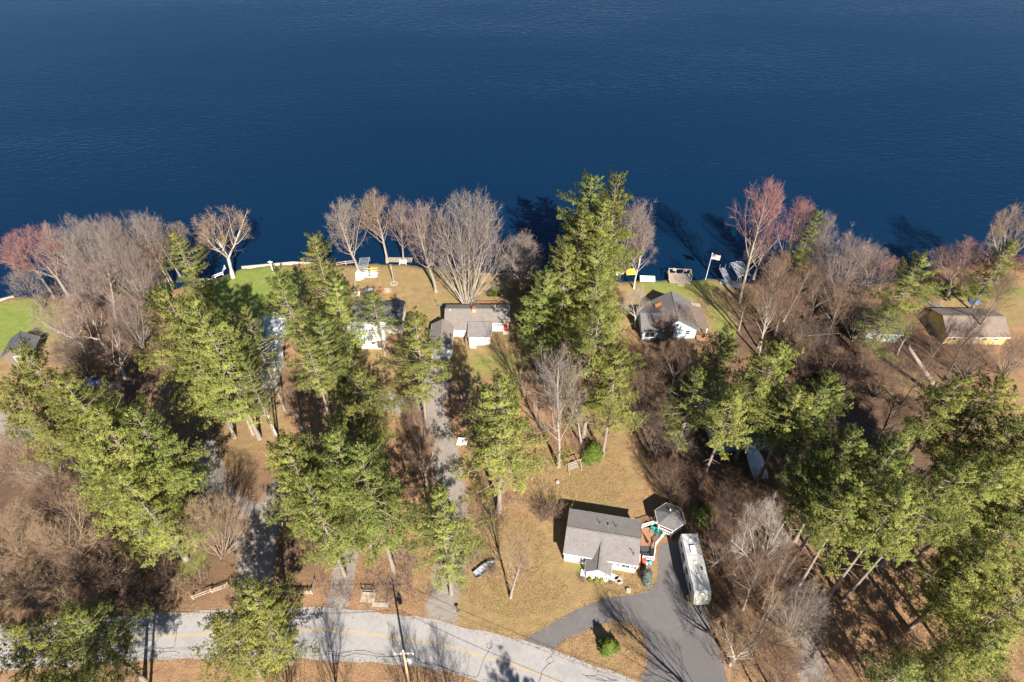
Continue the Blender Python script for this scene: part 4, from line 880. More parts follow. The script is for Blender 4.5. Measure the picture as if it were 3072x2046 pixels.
brush('brush', [sp('C4', 100, 700, 7, 14), sp('C4', 300, 1200, 7, 8), sp('B4', 250, 1400, 9, 7), sp('C3', 1900, 150, 6, 6), sp('C3', 1960, 700, 2.5, 9), sp('B4', 500, 1250, 8, 5)], 300, BR, 'twig_brown', 'tangled brown brush between the camper and the right hand wood', 1)
brush('brush', [sp('A1', 800, 950, 10, 10), sp('A1', 900, 1350, 8, 7), sp('A1', 1200, 800, 8, 5)], 190, BR, 'twig_pink', 'pinkish brush filling the bare grove by the lake', 2, (.8, 1.7))
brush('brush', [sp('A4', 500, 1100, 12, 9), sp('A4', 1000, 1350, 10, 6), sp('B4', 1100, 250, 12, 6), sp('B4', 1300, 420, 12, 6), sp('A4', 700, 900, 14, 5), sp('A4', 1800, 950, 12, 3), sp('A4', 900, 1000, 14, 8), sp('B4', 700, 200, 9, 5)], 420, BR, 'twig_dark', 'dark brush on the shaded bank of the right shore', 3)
brush('brush', [sp('C1', 300, 550, 14, 6), sp('C1', 250, 850, 14, 3), sp('C1', 900, 720, 10, 3), sp('C1', 1300, 760, 8, 2.5), sp('B1', 250, 1150, 8, 8)], 130, BR, 'twig_tan', 'tan brush along the road verge at the lower left', 4, (.7, 1.7))
brush('brush', [sp('B3', 1700, 900, 5, 8), sp('B3', 1650, 400, 8, 8), sp('A3', 500, 1300, 5, 8), sp('B3', 1000, 850, 6, 6), sp('B3', 700, 700, 4, 8), sp('B2', 1600, 1000, 2.5, 10), sp('A3', 600, 1000, 5, 4)], 280, BR, 'twig_brown', 'brown undergrowth beneath the central pines', 5, (.5, 1.1))
brush('brush', [sp('C2', 1150, 620, 7, 4), sp('C2', 1500, 620, 4, 5), sp('C2', 2050, 380, 4, 8), sp('C2', 1250, 800, 8, 1.2), sp('B3', 350, 1450, 6, 5)], 170, BR, 'twig_pink', 'reddish undergrowth beside the gravel drive', 6, (.4, .9))
brush('brush', [sp('C4', 1900, 1200, 12, 9), sp('C4', 1000, 1300, 10, 4)], 45, BR, 'twig_brown', 'sparse saplings on the leaf slope in the right hand wood', 7, (.5, 1.2))
brush('brush', [(-30, 26.6, 14, 2.2), (-8, 25.5, 14, 2.0), (-55, 26, 10, 3)], 110, BR, 'twig_tan', 'brown weeds along the south edge of the road', 8, (.4, .9))
brush('brush', [sp('A4', 1900, 790, 14, 3.0), sp('A4', 2200, 790, 10, 3.0)], 60, BR, 'twig_red', 'red twigged brush at the water near the right edge', 9, (.9, 1.6))
# leaning dead trunk near the yellow house
bx, by = at('B4', 1730, 540); tx, ty = at('B4', 1450, 115, 7.5)
e = empty('dead_trunk', bx, by, 0, 0, 'broken dead trunk leaning left in front of the yellow house', 'dead tree')
MB().tube([(0, 0, 0), ((tx - bx) * .35, (ty - by) * .35, 2.7), ((tx - bx) * .7, (ty - by) * .7, 5.3), (tx - bx, ty - by, 7.5)], [.55, .42, .36, .3], 10).build('trunk', 'pinebark', e, True)
mbs = MB()
for k in range(6): mbs.tube([(tx - bx, ty - by, 7.3), (tx - bx + .2 * math.cos(k), ty - by + .2 * math.sin(k), 7.9 + .1 * (k % 3))], [.09, .01], 4)
mbs.build('splinters', 'bark_pale', e)

# fallen leaves blown against the edges of the paving and over the lawns
def leaf_scatter():
    g = np.random.default_rng(12); pts = []
    def along(P, n, spread, off=0.):
        P = np.array(P); k = g.integers(0, len(P) - 1, n); q = P[k] + (P[k + 1] - P[k]) * g.random((n, 1)); pts.append(q + g.normal(0, spread, (n, 2)))
    along(N_, 2600, .35); along(S_, 2400, .35); along(outer[:60], 500, .2); along(inner[2:], 400, .2)
    for r_, x, y, a, b, n in (('C3', 1100, 1350, 4.0, 2.4, 500), ('C3', 400, 860, 7, 3.5, 2500), ('C3', 1250, 800, 4.5, 1.5, 900), ('B3', 900, 1250, 9, 6, 6000), ('C3', 300, 500, 6, 6, 4000), ('C4', 1250, 900, 9, 8, 6000), ('C3', 1950, 900, 2, 8, 3000)):
        X, Y = at(r_, x, y); t_ = g.uniform(0, 6.283, n); q = g.random(n) ** .5; pts.append(np.stack([X + a * q * np.cos(t_), Y + b * q * np.sin(t_)], 1))
    P = np.concatenate(pts); n = len(P); c = np.concatenate([P, g.uniform(.036, .07, (n, 1))], 1)
    u = g.normal(0, 1, (n, 3)) * [1, 1, .25]; u /= np.linalg.norm(u, axis=1, keepdims=True); w = np.cross(u, np.array([0, 0, 1.]) + g.normal(0, .3, (n, 3))); w /= np.linalg.norm(w, axis=1, keepdims=True)
    s_ = g.uniform(.05, .095, (n, 1)); V = np.stack([c - u * s_, c - w * s_ * .6, c + u * s_, c + w * s_ * .6], 1).reshape(-1, 3)
    T = np.arange(n)[:, None] * 4 + np.array([[0, 1, 2, 3]])
    me = np_mesh('fallen_leaves', V, T, None, np.repeat(g.random(n), 4)); m, nn, b = node_mat('dry_leaves'); a = nn.nodes.new('ShaderNodeAttribute'); a.attribute_name = 'tone'
    nn.links.new(ramp(nn, a.outputs['Fac'], [(0, (.09, .045, .022)), (.4, (.22, .115, .05)), (.75, (.32, .19, .09)), (1, (.42, .28, .15))]), b.inputs['Base Color']); b.inputs['Roughness'].default_value = .8
    me.materials.append(m); tag(link('fallen_leaves', me), 'dry brown leaves scattered over lawns and paving edges', 'leaves', kind='stuff')
leaf_scatter()

# ------------------------------------------------------------------ building kit (local frame: x along the front, y to the back)
def window(p, x, z, w, h, y, panes=(1, 1), axis='y', sgn=-1, trim='trim'):
    f = MB(); t = .07; o = .03
    def bx(a0, a1, b0, b1, d0, d1):        # a along the wall, b height, d out of the wall
        if axis == 'y': f.box(a0, a1, min(y + sgn * d0, y + sgn * d1), max(y + sgn * d0, y + sgn * d1), b0, b1)
        else: f.box(min(y + sgn * d0, y + sgn * d1), max(y + sgn * d0, y + sgn * d1), a0, a1, b0, b1)
    bx(x, x + w, z, z + t, -.02, o); bx(x, x + w, z + h - t, z + h, -.02, o)
    bx(x, x + t, z + t, z + h - t, -.02, o); bx(x + w - t, x + w, z + t, z + h - t, -.02, o)
    for i in range(1, panes[0]): q = x + w * i / panes[0]; bx(q - .02, q + .02, z + t, z + h - t, -.02, o - .006)
    for i in range(1, panes[1]): q = z + h * i / panes[1]; bx(x + t, x + w - t, q - .02, q + .02, -.02, o - .008)
    fo = f.build('window', trim, p)
    pw = (w - 2 * t) / panes[0]; ph = (h - 2 * t) / panes[1]
    for i in range(panes[0]):
        for j in range(panes[1]):
            f = MB(); bx(x + t + pw * i + .01, x + t + pw * (i + 1) - .01, z + t + ph * j + .01, z + t + ph * (j + 1) - .01, -.015, .006); f.build('pane', 'glass', fo)
    f = MB(); bx(x - .04, x + w + .04, z - .06, z - .002, -.02, .07); f.build('sill', trim, fo)
    return fo
def door(p, x, z, w, h, y, m, handle=True):
    d = MB().box(x, x + w, y - .04, y + .02, z, z + h).build('door', m, p)
    fr = MB().box(x - .09, x - .003, y - .05, y + .02, z, z + h + .09).box(x + w + .003, x + w + .09, y - .05, y + .02, z, z + h + .09).box(x - .003, x + w + .003, y - .05, y + .02, z + h + .003, z + h + .09).build('frame', 'trim', d)
    if handle: MB().box(x + w - .14, x + w - .08, y - .09, y - .042, z + .95, z + 1.05).build('handle', 'alu', d)
    return d
def walls(p, x0, x1, y0, y1, z1, m, z0=.0, base=True):
    w = MB().box(x0, x1, y0, y1, z0 + (.35 if base else 0), z1).build('wall', m, p)
    if base: MB().box(x0 + .03, x1 - .03, y0 + .03, y1 - .03, z0 - .1, z0 + .348).build('foundation', 'concrete', p)
    return w
def gable_wall(p, axis, a, b0, b1, ze, zr, ridge, m, th=.12):
    g = MB()
    if axis == 'x': g.add([(q, b, z) for q in (a, a + th) for b, z in ((b0, ze), (b1, ze), (ridge, zr))], [(0, 1, 2), (5, 4, 3), (0, 3, 4, 1), (1, 4, 5, 2), (2, 5, 3, 0)])
    else: g.add([(b, q, z) for q in (a, a + th) for b, z in ((b0, ze), (b1, ze), (ridge, zr))], [(0, 1, 2), (5, 4, 3), (0, 3, 4, 1), (1, 4, 5, 2), (2, 5, 3, 0)])
    return g.build('gable', m, p)
def gable_roof(p, x0, x1, y0, y1, ze, zr, m, axis='x', ridge=None, ov=.3, th=.13, name='roof', rake=.2, trim='trim', gables=None, wallm='white'):
    # axis: direction of the ridge; x0.. y1 are wall lines
    r = MB()
    if axis == 'x':
        rg = (y0 + y1) / 2 if ridge is None else ridge
        s0 = (zr - ze) / (rg - y0); s1 = (zr - ze) / (y1 - rg); a0, a1 = x0 - rake, x1 + rake
        L = [[(a0, y0 - ov, ze - s0 * ov), (a1, y0 - ov, ze - s0 * ov), (a1, rg, zr), (a0, rg, zr)], [(a0, rg, zr), (a1, rg, zr), (a1, y1 + ov, ze - s1 * ov), (a0, y1 + ov, ze - s1 * ov)]]
    else:
        rg = (x0 + x1) / 2 if ridge is None else ridge
        s0 = (zr - ze) / (rg - x0); s1 = (zr - ze) / (x1 - rg); a0, a1 = y0 - rake, y1 + rake
        L = [[(x0 - ov, a0, ze - s0 * ov), (rg, a0, zr), (rg, a1, zr), (x0 - ov, a1, ze - s0 * ov)], [(rg, a0, zr), (x1 + ov, a0, ze - s1 * ov), (x1 + ov, a1, ze - s1 * ov), (rg, a1, zr)]]
    up = Vector((0, 0, th))
    for q in L: r.slab([Vector(v) + up for v in q], th - .01)
    ro = r.build(name, m, p)
    if axis == 'x': MB().beam((a0, rg, zr + th + .015), (a1, rg, zr + th + .015), .26, .05).build('ridge_cap', m, ro)
    else: MB().beam((rg, a0, zr + th + .015), (rg, a1, zr + th + .015), .26, .05).build('ridge_cap', m, ro)
    for q in L:
        lo = [v for v in q if abs(v[2] - zr) > 1e-6]; MB().beam(Vector(lo[0]) + Vector((0, 0, .03)), Vector(lo[1]) + Vector((0, 0, .03)), .06, .16).build('eave_board', trim, ro)
    for g in (gables or []):
        if axis == 'x': gable_wall(p, 'x', x0 if g == 0 else x1 - .12, y0, y1, ze - .002, zr - .01, rg, wallm)
        else: gable_wall(p, 'y', y0 if g == 0 else y1 - .12, x0, x1, ze - .002, zr - .01, rg, wallm)
    return ro
def slope_roof(p, pts, m, th=.13, name='roof'):
    return MB().slab([Vector(q) + Vector((0, 0, th)) for q in pts], th - .01).build(name, m, p)
def railing(p, a, b, z, h=.95, gap=.22, m='trim', bal=.035, ends=(True, True), name='railing'):
    a = Vector((a[0], a[1], z)); b = Vector((b[0], b[1], z)); L = (b - a).length; d = (b - a) / L; up = Vector((0, 0, 1))
    o = MB().beam(a + up * h, b + up * h, .09, .06).beam(a + up * .12, b + up * .12, .06, .06).build(name, m, p)
    for e, on in zip((a, b), ends):
        if on: MB().box(e.x - .06, e.x + .06, e.y - .06, e.y + .06, z, z + h + .12).build('post', m, o)
    n = max(2, int(L / gap)); me = None
    for i in range(1, n):
        q = a + d * (L * i / n)
        if me is None:
            ob = MB().box(-bal, bal, -bal, bal, .152, h - .032).build('baluster', m, o); me = ob.data
        else: ob = link('baluster', me, o)
        ob.location = q
    return o

# ------------------------------------------------------------------ the white cape house with the gabled porch (front right)
H = empty('house', 7.25, 45.29, 0, -10.5, 'white house with grey shingle roof and gabled front porch beside the paved drive', 'house')
walls(H, 0, 9.9, 0, 6.5, 2.75, 'white')
gable_roof(H, 0, 9.9, 0, 6.5, 2.75, 3.65, 'roof_grey', 'x', 3.25, .3, gables=(0, 1))
MB().box(-.02, 9.92, -.02, -.002, .33, .5).build('skirt_board', 'tan_brick', H)
window(H, 1.15, 1.75, .55, .42, 0)
window(H, 2.55, 1.1, .8, 1.0, 0, (1, 2)); MB().box(2.25, 2.5, -.05, 0, 1.05, 2.15).build('shutter', 'shutter', H); MB().box(3.42, 3.67, -.05, 0, 1.05, 2.15).build('shutter', 'shutter', H)
MB().box(6.52, 6.8, -.05, 0, 1.2, 2.2).build('shutter', 'shutter', H)
window(H, 6.95, 1.3, .75, .85, 0, (1, 2)); window(H, 7.85, 1.2, 1.2, 1.0, 0, (2, 1)); window(H, 9.15 - .03, 1.3, .5, .85, 0, (1, 2)); MB().box(9.66, 9.88, -.05, 0, 1.2, 2.2).build('shutter', 'shutter', H)
for x, y in ((4.3, 4.9), (6.6, 4.75)): MB().tube([(x, y, 2.9), (x, y, 3.95)], .055, 8).build('vent_pipe', 'black', H)
MB().box(5.5, 5.72, 4.7, 4.92, 3.1, 3.6).build('roof_vent', 'wood_dark', H)
MB().tube([(9.3, 1.0, 2.8), (9.3, 1.0, 4.0), (9.2, .95, 4.2), (9.05, .9, 4.0)], .05, 8).build('service_mast', 'black', H)
MB().box(9.98, 10.5, .6, 2.6, -.05, 1.05).build('stair_block', 'tan_brick', H, bev=.02)
MB().box(9.95, 10.35, 2.75, 3.3, .1, 1.0).build('heat_pump', 'trim', H, bev=.04)
MB().box(9.95, 10.35, 3.45, 3.95, .1, 1.0).build('heat_pump', 'trim', H, bev=.04)
# porch
walls(H, 3.3, 6.35, -1.9, -.01, .42, 'trim', 0, False)
gable_roof(H, 3.3, 6.35, -1.9, 1.9, 2.3, 3.3, 'roof_grey', 'y', None, .28, name='porch_roof', gables=(0,))
for x in (3.38, 6.27):
    for y in (-1.82,): MB().box(x - .07, x + .07, y - .07, y + .07, .42, 2.3).build('porch_post', 'trim', H)
MB().box(3.3, 6.35, -1.9, -1.78, 2.14, 2.3).build('porch_beam', 'trim', H)
railing(H, (3.46, -1.82), (6.2, -1.82), .42, .85, .24, ends=(False, False))
railing(H, (3.38, -1.72), (3.38, -.1), .42, .85, .24, ends=(False, False))
door(H, 4.4, .42, .92, 1.9, -.005, 'red_door')
st = MB().box(6.45, 7.15, -1.6, -.7, 0, .22).box(6.45, 6.8, -1.6, -.7, .22, .42).build('porch_step', 'trim', H)
MB().box(2.55, 3.25, -1.7, -.8, 0, .25).build('porch_step', 'trim', H)
# ------------------------------------------------------------------ deck and gazebo beside it
D_ = empty('deck', 18.25, 47.4, 0, 0, 'brown deck with white railings on the right side of the white house', 'deck')
dk = [(.05, 0), (2.05, -.05), (3.4, 1.4), (3.2, 2.9), (.55, 2.75)]
MB().slab([(x, y, .6) for x, y in dk], .12).build('deck_floor', 'deck', D_)
MB().slab([(-.05, -2.1, .56), (1.5, -2.25, .56), (1.95, -.1, .56), (0.05, -.05, .56)], .1).build('landing', 'charcoal', D_)
for x, y in ((.2, .2), (1.95, .1), (3.2, 1.4), (.6, 2.6)): MB().box(x - .07, x + .07, y - .07, y + .07, 0, .475).build('deck_post', 'wood_dark', D_)
railing(D_, (.55, 2.75), (3.0, 3.55), .6); railing(D_, (2.1, -.05), (3.4, 1.4), .6); railing(D_, (1.5, -2.2), (2.05, -.15), .56); railing(D_, (-.02, -2.1), (1.4, -2.22), .56)
Gz = empty('gazebo', 22.7, 50.9, 0, 14, 'gazebo with dark shingle roof and white rails beyond the deck', 'gazebo')
gr = 2.1; hexp = [(gr * math.cos(R(60 * k + 20)), gr * math.sin(R(60 * k + 20))) for k in range(6)]
MB().slab([(x * .94, y * .94, .55) for x, y in hexp], .14).build('floor', 'deck', Gz)
rf = MB()
for k in range(6):
    a, b = hexp[k], hexp[(k + 1) % 6]; rf.add([(a[0] * 1.08, a[1] * 1.08, 2.5), (b[0] * 1.08, b[1] * 1.08, 2.5), (0, 0, 3.45), (a[0] * 1.08, a[1] * 1.08, 2.42), (b[0] * 1.08, b[1] * 1.08, 2.42), (0, 0, 3.3)], [(0, 1, 2), (5, 4, 3), (0, 3, 4, 1)])
rfo = rf.build('roof', 'roof_slate', Gz)
for k in range(6):
    a, b = hexp[k], hexp[(k + 1) % 6]
    MB().box(a[0] * .95 - .06, a[0] * .95 + .06, a[1] * .95 - .06, a[1] * .95 + .06, .0, 2.5).build('post', 'trim', Gz)
    MB().beam((a[0] * 1.09, a[1] * 1.09, 2.45), (b[0] * 1.09, b[1] * 1.09, 2.44), .03, .1).build('fascia', 'trim', rfo)
    if k != 2: railing(Gz, (a[0] * .95, a[1] * .95), (b[0] * .95, b[1] * .95), .55, .85, .25, ends=(False, False))
MB().tube([(.1, .5, 3.25), (.1, .5, 3.5)], .12, 8).build('roof_vent', 'trim', rfo)

# ------------------------------------------------------------------ grey roofed ranch house in the middle
H = empty('house', 0, 0, 0, 0, 'white ranch house with grey roof, garage wing and red front door behind the lawn', 'house')
walls(H, -12.2, -3.72, 89.7, 95.3, 2.35, 'white'); walls(H, -3.715, -.75, 91.1, 95.28, 2.6, 'white')
zr, rg, s = 3.75, 93.3, .42
slope_roof(H, [(-12.5, 89.35, zr - (rg - 89.35) * s), (-3.55, 89.35, zr - (rg - 89.35) * s), (-3.55, 90.7, zr - (rg - 90.7) * s), (-.35, 90.7, zr - (rg - 90.7) * s), (-.35, rg, zr), (-12.5, rg, zr)], 'roof_brown')
slope_roof(H, [(-12.5, rg, zr), (-.35, rg, zr), (-.35, 95.9, 2.5), (-12.5, 95.9, 2.5)], 'roof_brown')
MB().beam((-12.5, rg, zr + .15), (-.35, rg, zr + .15), .3, .05).build('ridge_cap', 'roof_brown', H)
for x in (-12.2, -.87): gable_wall(H, 'x', x, 91.12 if x > -5 else 89.75, 95.25, 2.3 if x < -5 else 2.58, zr - .02, rg, 'white')
ch = MB().box(-7.35, -6.75, 92.6, 93.1, 3.2, 4.5).build('chimney', 'tan_brick', H); MB().box(-7.42, -6.68, 92.53, 93.17, 4.5, 4.62).build('chimney_cap', 'rust', ch)
MB().tube([(-11.5, 93.0, 3.4), (-11.5, 93.0, 4.2)], .06, 8).build('vent_pipe', 'trim', H)
MB().tube([(-3.1, 92.4, 3.2), (-3.1, 92.4, 4.9), (-3.1, 92.9, 5.3)], .05, 8).build('mast', 'wood_pale', H)
for i in range(3): window(H, -3.5 + i * .62, 1.55, .58, .75, 91.1, (2, 2))
door(H, -1.55, .3, .75, 1.95, 91.1, 'red_door'); MB().box(-1.7, -.6, 90.5, 91.09, 0, .28).build('step', 'concrete', H)
MB().tube([(-2.6, 91.09, 1.05), (-2.6, 91.03, 1.05)], .09, 10).build('house_light', 'dull_metal', H)
# ell with the star
walls(H, -7.85, -3.95, 87.55, 89.69, 2.45, 'white')
slope_roof(H, [(-8.1, 87.2, 2.48), (-3.7, 87.2, 2.48), (-3.7, 90.6, 3.05), (-8.1, 90.6, 3.05)], 'roof_grey', name='ell_roof')
window(H, -6.35, 1.55, .5, .75, 87.55, (2, 3)); window(H, -7.3, 1.7, .5, .3, 87.55)
star = MB(); pts = []
for k in range(10):
    rr = .34 if k % 2 == 0 else .14; pts.append((-5.0 + rr * math.sin(k * math.pi / 5), 1.62 + rr * math.cos(k * math.pi / 5)))
for k in range(10):
    a, b = pts[k], pts[(k + 1) % 10]; star.beam((a[0], 87.52, a[1]), (b[0], 87.52, b[1]), .05, .06)
star.build('star_ornament', 'rust', H)
MB().box(-7.6, -6.5, 86.7, 87.53, 0, .3).build('step', 'stone', H, bev=.03)
MB().box(-7.75, -7.3, 87.0, 87.4, 0, .95).build('grill', 'trim', H, bev=.05)
MB().box(-8.45, -8.4, 87.3, 89.6, 0, 1.6).build('lattice_fence', 'wood_pale', H)
# garage wing
walls(H, -14.6, -10.85, 84.3, 89.68, 2.45, 'white')
gable_roof(H, -14.6, -10.85, 84.3, 90.6, 2.45, 3.55, 'roof_brown', 'y', None, .22, name='garage_roof', gables=(0,))
window(H, -13.3, 1.2, .9, .9, 84.3, (2, 2)); MB().box(-12.2, -11.3, 84.26, 84.32, .4, 2.2).build('garage_door', 'trim', H)
# back deck
dkb = MB().box(-6.6, -2.8, 95.9, 98.2, .3, .5).build('back_deck', 'deck', H)
railing(H, (-6.6, 98.15), (-2.8, 98.15), .5, .9, .3, 'rust')

# ------------------------------------------------------------------ white cottage with charcoal roof behind the short pine
H = empty('house', 0, 0, 0, 0, 'white cottage with charcoal roof half hidden by the short flat topped pine', 'house')
walls(H, -29.8, -23.2, 86.6, 90.5, 2.7, 'cream'); walls(H, -29.7, -20.4, 90.6, 96.4, 2.7, 'cream')
gable_roof(H, -29.7, -20.4, 90.6, 96.4, 2.7, 4.2, 'roof_dark', 'x', None, .3, gables=(0, 1), wallm='cream')
slope_roof(H, [(-30.1, 86.2, 2.75), (-22.9, 86.2, 2.75), (-22.9, 90.4, 3.2), (-30.1, 90.4, 3.2)], 'trim', name='porch_roof')
window(H, -28.4, 1.2, .8, .9, 86.6, (1, 2)); window(H, -25.6, 1.2, .8, .9, 86.6, (1, 2)); door(H, -24.4, .36, .85, 1.95, 86.6, 'wood_dark')
# ------------------------------------------------------------------ green roofed house on the left
H = empty('house', 0, 0, 0, 0, 'long white house with dark green metal roof under the left pines', 'house')
walls(H, -47.0, -40.7, 77.0, 83.6, 2.5, 'white'); walls(H, -46.4, -41.9, 83.7, 92.0, 2.7, 'white')
def metal_gable(x0, x1, y0, y1, ze, zr, rg):
    nl = MB().slab([(x0 - .3, y0 - .4, ze), (rg, y0 - .4, zr), (rg, y1 + .2, zr), (x0 - .3, y1 + .2, ze)], .1).build('roof', 'metal_green', H)
    nr = MB().slab([(rg + .002, y0 - .4, zr), (x1 + .3, y0 - .4, ze), (x1 + .3, y1 + .2, ze), (rg + .002, y1 + .2, zr)], .1).build('roof', 'metal_glare', H)  # sunny slope of the same green roof, painted pale for its glare
    n = int((y1 - y0) / .6)
    for i in range(n):
        y = y0 + .3 + i * .6
        MB().beam((x0 - .28, y, ze + .02), (rg, y, zr + .02), .04, .05).build('seam', 'metal_green', nl)
        MB().beam((rg, y, zr + .02), (x1 + .28, y, ze + .02), .04, .05).build('seam', 'metal_glare', nr)
    gable_wall(H, 'y', y0, x0, x1, ze - .25, zr - .12, rg, 'white')
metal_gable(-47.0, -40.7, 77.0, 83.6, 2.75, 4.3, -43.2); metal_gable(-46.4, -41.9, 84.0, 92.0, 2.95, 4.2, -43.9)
window(H, -43.4, 1.2, .8, .8, 77.0, (1, 2)); window(H, -46.2, 1.2, .9, .8, 77.0, (2, 1)); window(H, -45.0, 1.2, .6, .8, 77.0, (1, 2))
MB().slab([(-42.9, 85.2, 4.05), (-42.5, 84.6, 3.75), (-42.3, 85.3, 3.7), (-42.6, 86.0, 3.85)], .06).build('skylight', 'glass', H)
# ------------------------------------------------------------------ blue grey house by the lake on the right
H = empty('house', 0, 0, 0, 0, 'pale blue house with grey roof below the white dead tree', 'house')
walls(H, 26.6, 33.9, 89.4, 96.6, 2.6, 'blue_siding'); walls(H, 24.0, 26.59, 88.95, 95.2, 2.5, 'blue_siding')
gable_roof(H, 26.6, 33.9, 89.4, 96.6, 2.6, 4.9, 'roof_slate', 'y', 30.1, .35, gables=(0, 1), wallm='blue_siding', rake=.4)
slope_roof(H, [(23.6, 88.6, 2.4), (28.6, 88.6, 2.4), (28.6, 92.0, 3.95), (23.6, 92.0, 3.95)], 'roof_slate', name='wing_roof'); slope_roof(H, [(23.6, 92.0, 3.95), (28.6, 92.0, 3.95), (28.6, 95.6, 2.4), (23.6, 95.6, 2.4)], 'roof_slate', name='wing_roof')
gable_wall(H, 'x', 24.0, 88.95, 95.2, 2.48, 3.85, 92.0, 'blue_siding')
window(H, 24.35, .8, 1.9, 1.3, 88.95, (2, 1)); window(H, 28.2, 1.1, .6, 1.1, 89.4, (1, 2)); window(H, 29.0, 1.1, .6, 1.1, 89.4, (1, 2)); window(H, 31.9, 1.0, .9, 1.2, 89.4, (1, 2)); window(H, 29.9, 3.0, .6, .9, 89.4)
ob_ = MB().slab([(26.9, 94.4, 2.95 + .25), (28.0, 94.4, 3.65 + .25), (28.0, 95.3, 3.65 + .25), (26.9, 95.3, 2.95 + .25)], .02).build('roof_patch', 'orange', H)
MB().box(34.2, 36.4, 88.9, 90.0, 0, .35).build('side_step', 'deck', H); MB().slab([(34.0, 90.0, 2.3), (36.2, 90.0, 2.1), (36.2, 95.8, 2.1), (34.0, 95.8, 2.3)], .1).build('side_porch_roof', 'wood_dark', H)
for y in (90.2, 93, 95.6): MB().box(36.0, 36.12, y - .06, y + .06, 0, 2.0).build('porch_post', 'trim', H)
for i in range(5): MB().beam((33.9 + .0, 97.2 + i * .35, .45), (36.6, 97.0 + i * .35, .45), .22, .04).build('walk_board', 'wood_pale', H)
# ------------------------------------------------------------------ yellow house, grey roofed house, dark roofed house, shed
H = empty('house', 79.2, 87.9, 0, -1.0, 'yellow house with tan roof at the right edge', 'house')
walls(H, 0, 11.0, 0, 6.8, 2.45, 'yellow_siding')
gable_roof(H, 0, 11.0, 0, 6.8, 2.45, 3.9, 'roof_tan', 'x', None, .45, gables=(0, 1), wallm='yellow_siding')
for x in (1.2, 3.4, 6.6, 8.8): window(H, x, 1.15, .85, .9, 0, (1, 2))
door(H, 5.2, .36, .85, 1.9, 0, 'trim')
H = empty('house', 64.6, 88.6, 0, -3, 'house with plain grey roof left of the bright pine on the right shore', 'house')
walls(H, 0, 6.4, 0, 6.4, 2.5, 'blue_siding'); gable_roof(H, 0, 6.4, 0, 6.4, 2.5, 3.7, 'roof_brown', 'x', None, .4, gables=(0, 1), wallm='blue_siding'); window(H, 1.2, 1.1, .9, .9, 0, (1, 2)); door(H, 3.6, .36, .85, 1.9, 0, 'trim')
H = empty('house', 32.2, 63.6, 0, 6, 'dark roofed house glimpsed under the right hand pines', 'house')
walls(H, 0, 8.2, 0, 10.4, 2.6, 'blue_siding'); gable_roof(H, 0, 8.2, 0, 10.4, 2.6, 4.4, 'roof_slate', 'y', None, .4, gables=(0, 1), wallm='blue_siding'); window(H, 1.5, 1.1, 1.0, .9, 0, (1, 2)); window(H, 5.4, 1.1, 1.0, .9, 0, (1, 2)); door(H, 3.6, .36, .9, 1.95, 0, 'trim')
X, Y = at('B1', 240, 190)
H = empty('shed', X - 2, Y - 2.5, 0, 8, 'small black roofed shed under the left edge pine', 'shed')
walls(H, 0, 4.6, 0, 4.2, 2.4, 'wood_dark', 0, False); gable_roof(H, 0, 4.6, 0, 4.2, 2.4, 3.9, 'roof_dark', 'y', None, .3, gables=(0, 1), wallm='wood_dark', trim='wood_dark'); door(H, 1.7, .02, 1.2, 1.9, 0, 'wood_dark')

# ------------------------------------------------------------------ camper trailer on the paved drive
def lathe(name, m, p, prof, n=14, loc=(0, 0, 0)):
    b = MB(); vs = []; fs = []
    for r_, z in prof: vs += [(r_ * math.cos(2 * math.pi * k / n), r_ * math.sin(2 * math.pi * k / n), z) for k in range(n)]
    for i in range(len(prof) - 1):
        for k in range(n): fs.append((i * n + k, i * n + (k + 1) % n, (i + 1) * n + (k + 1) % n, (i + 1) * n + k))
    fs += [tuple(range(n - 1, -1, -1)), tuple((len(prof) - 1) * n + k for k in range(n))]
    o = b.add(vs, fs).build(name, m, p, True); o.location = loc; return o
T = empty('camper_trailer', 24.9, 43.3, 0, 1.5, 'long white camper trailer parked beside the paved drive', 'trailer'); T.scale = (.93, 1, 1)
def prism_x(prof, w, name, m, p, bev=0):   # profile in y,z extruded along x
    k = len(prof); vs = [(-w / 2, y, z) for y, z in prof] + [(w / 2, y, z) for y, z in prof]
    return MB().add(vs, [tuple(range(k - 1, -1, -1)), tuple(range(k, 2 * k))] + [(i, (i + 1) % k, k + (i + 1) % k, k + i) for i in range(k)]).build(name, m, p, bev=bev)
prism_x([(-3.75, .62), (4.6, .62), (4.6, 3.1), (4.45, 3.25), (-3.5, 3.25), (-3.75, 3.2)], 2.46, 'body', 'rv', T, .04)
prism_x([(-4.55, .8), (-3.752, .62), (-3.752, 3.2), (-4.1, 3.0), (-4.5, 2.3), (-4.6, 1.4)], 2.44, 'front_cap', 'rv_cap', T, .05)
for x in (-1.1, 1.1):
    for y in (-.6, .35):
        w = MB().tube([(x - .11, y, .36), (x + .11, y, .36)], .36, 16).build('wheel', 'black', T); MB().tube([(x - .12, y, .36), (x + .12, y, .36)], .18, 10).build('rim', 'alu', w)
for y, w_, h_, z in ((-2.6, 1.1, .6, 1.7), (-.4, .9, .6, 1.7), (1.6, 1.4, .7, 1.6), (3.4, .7, .5, 1.9)):
    f = MB().box(-1.27, -1.225, y - w_ / 2, y + w_ / 2, z, z + h_).build('window', 'black', T); MB().box(-1.29, -1.271, y - w_ / 2 + .06, y + w_ / 2 - .06, z + .06, z + h_ - .06).build('pane', 'glass', f)
MB().box(-1.275, -1.225, .35, 1.0, .7, 2.6).build('door', 'trim', T)
MB().box(-1.272, -1.23, -3.6, 4.4, 1.05, 1.16).build('stripe', 'charcoal', T)
MB().tube([(-1.34, -3.3, 3.05), (-1.34, 4.2, 3.05)], .08, 8).build('awning', 'dull_metal', T)
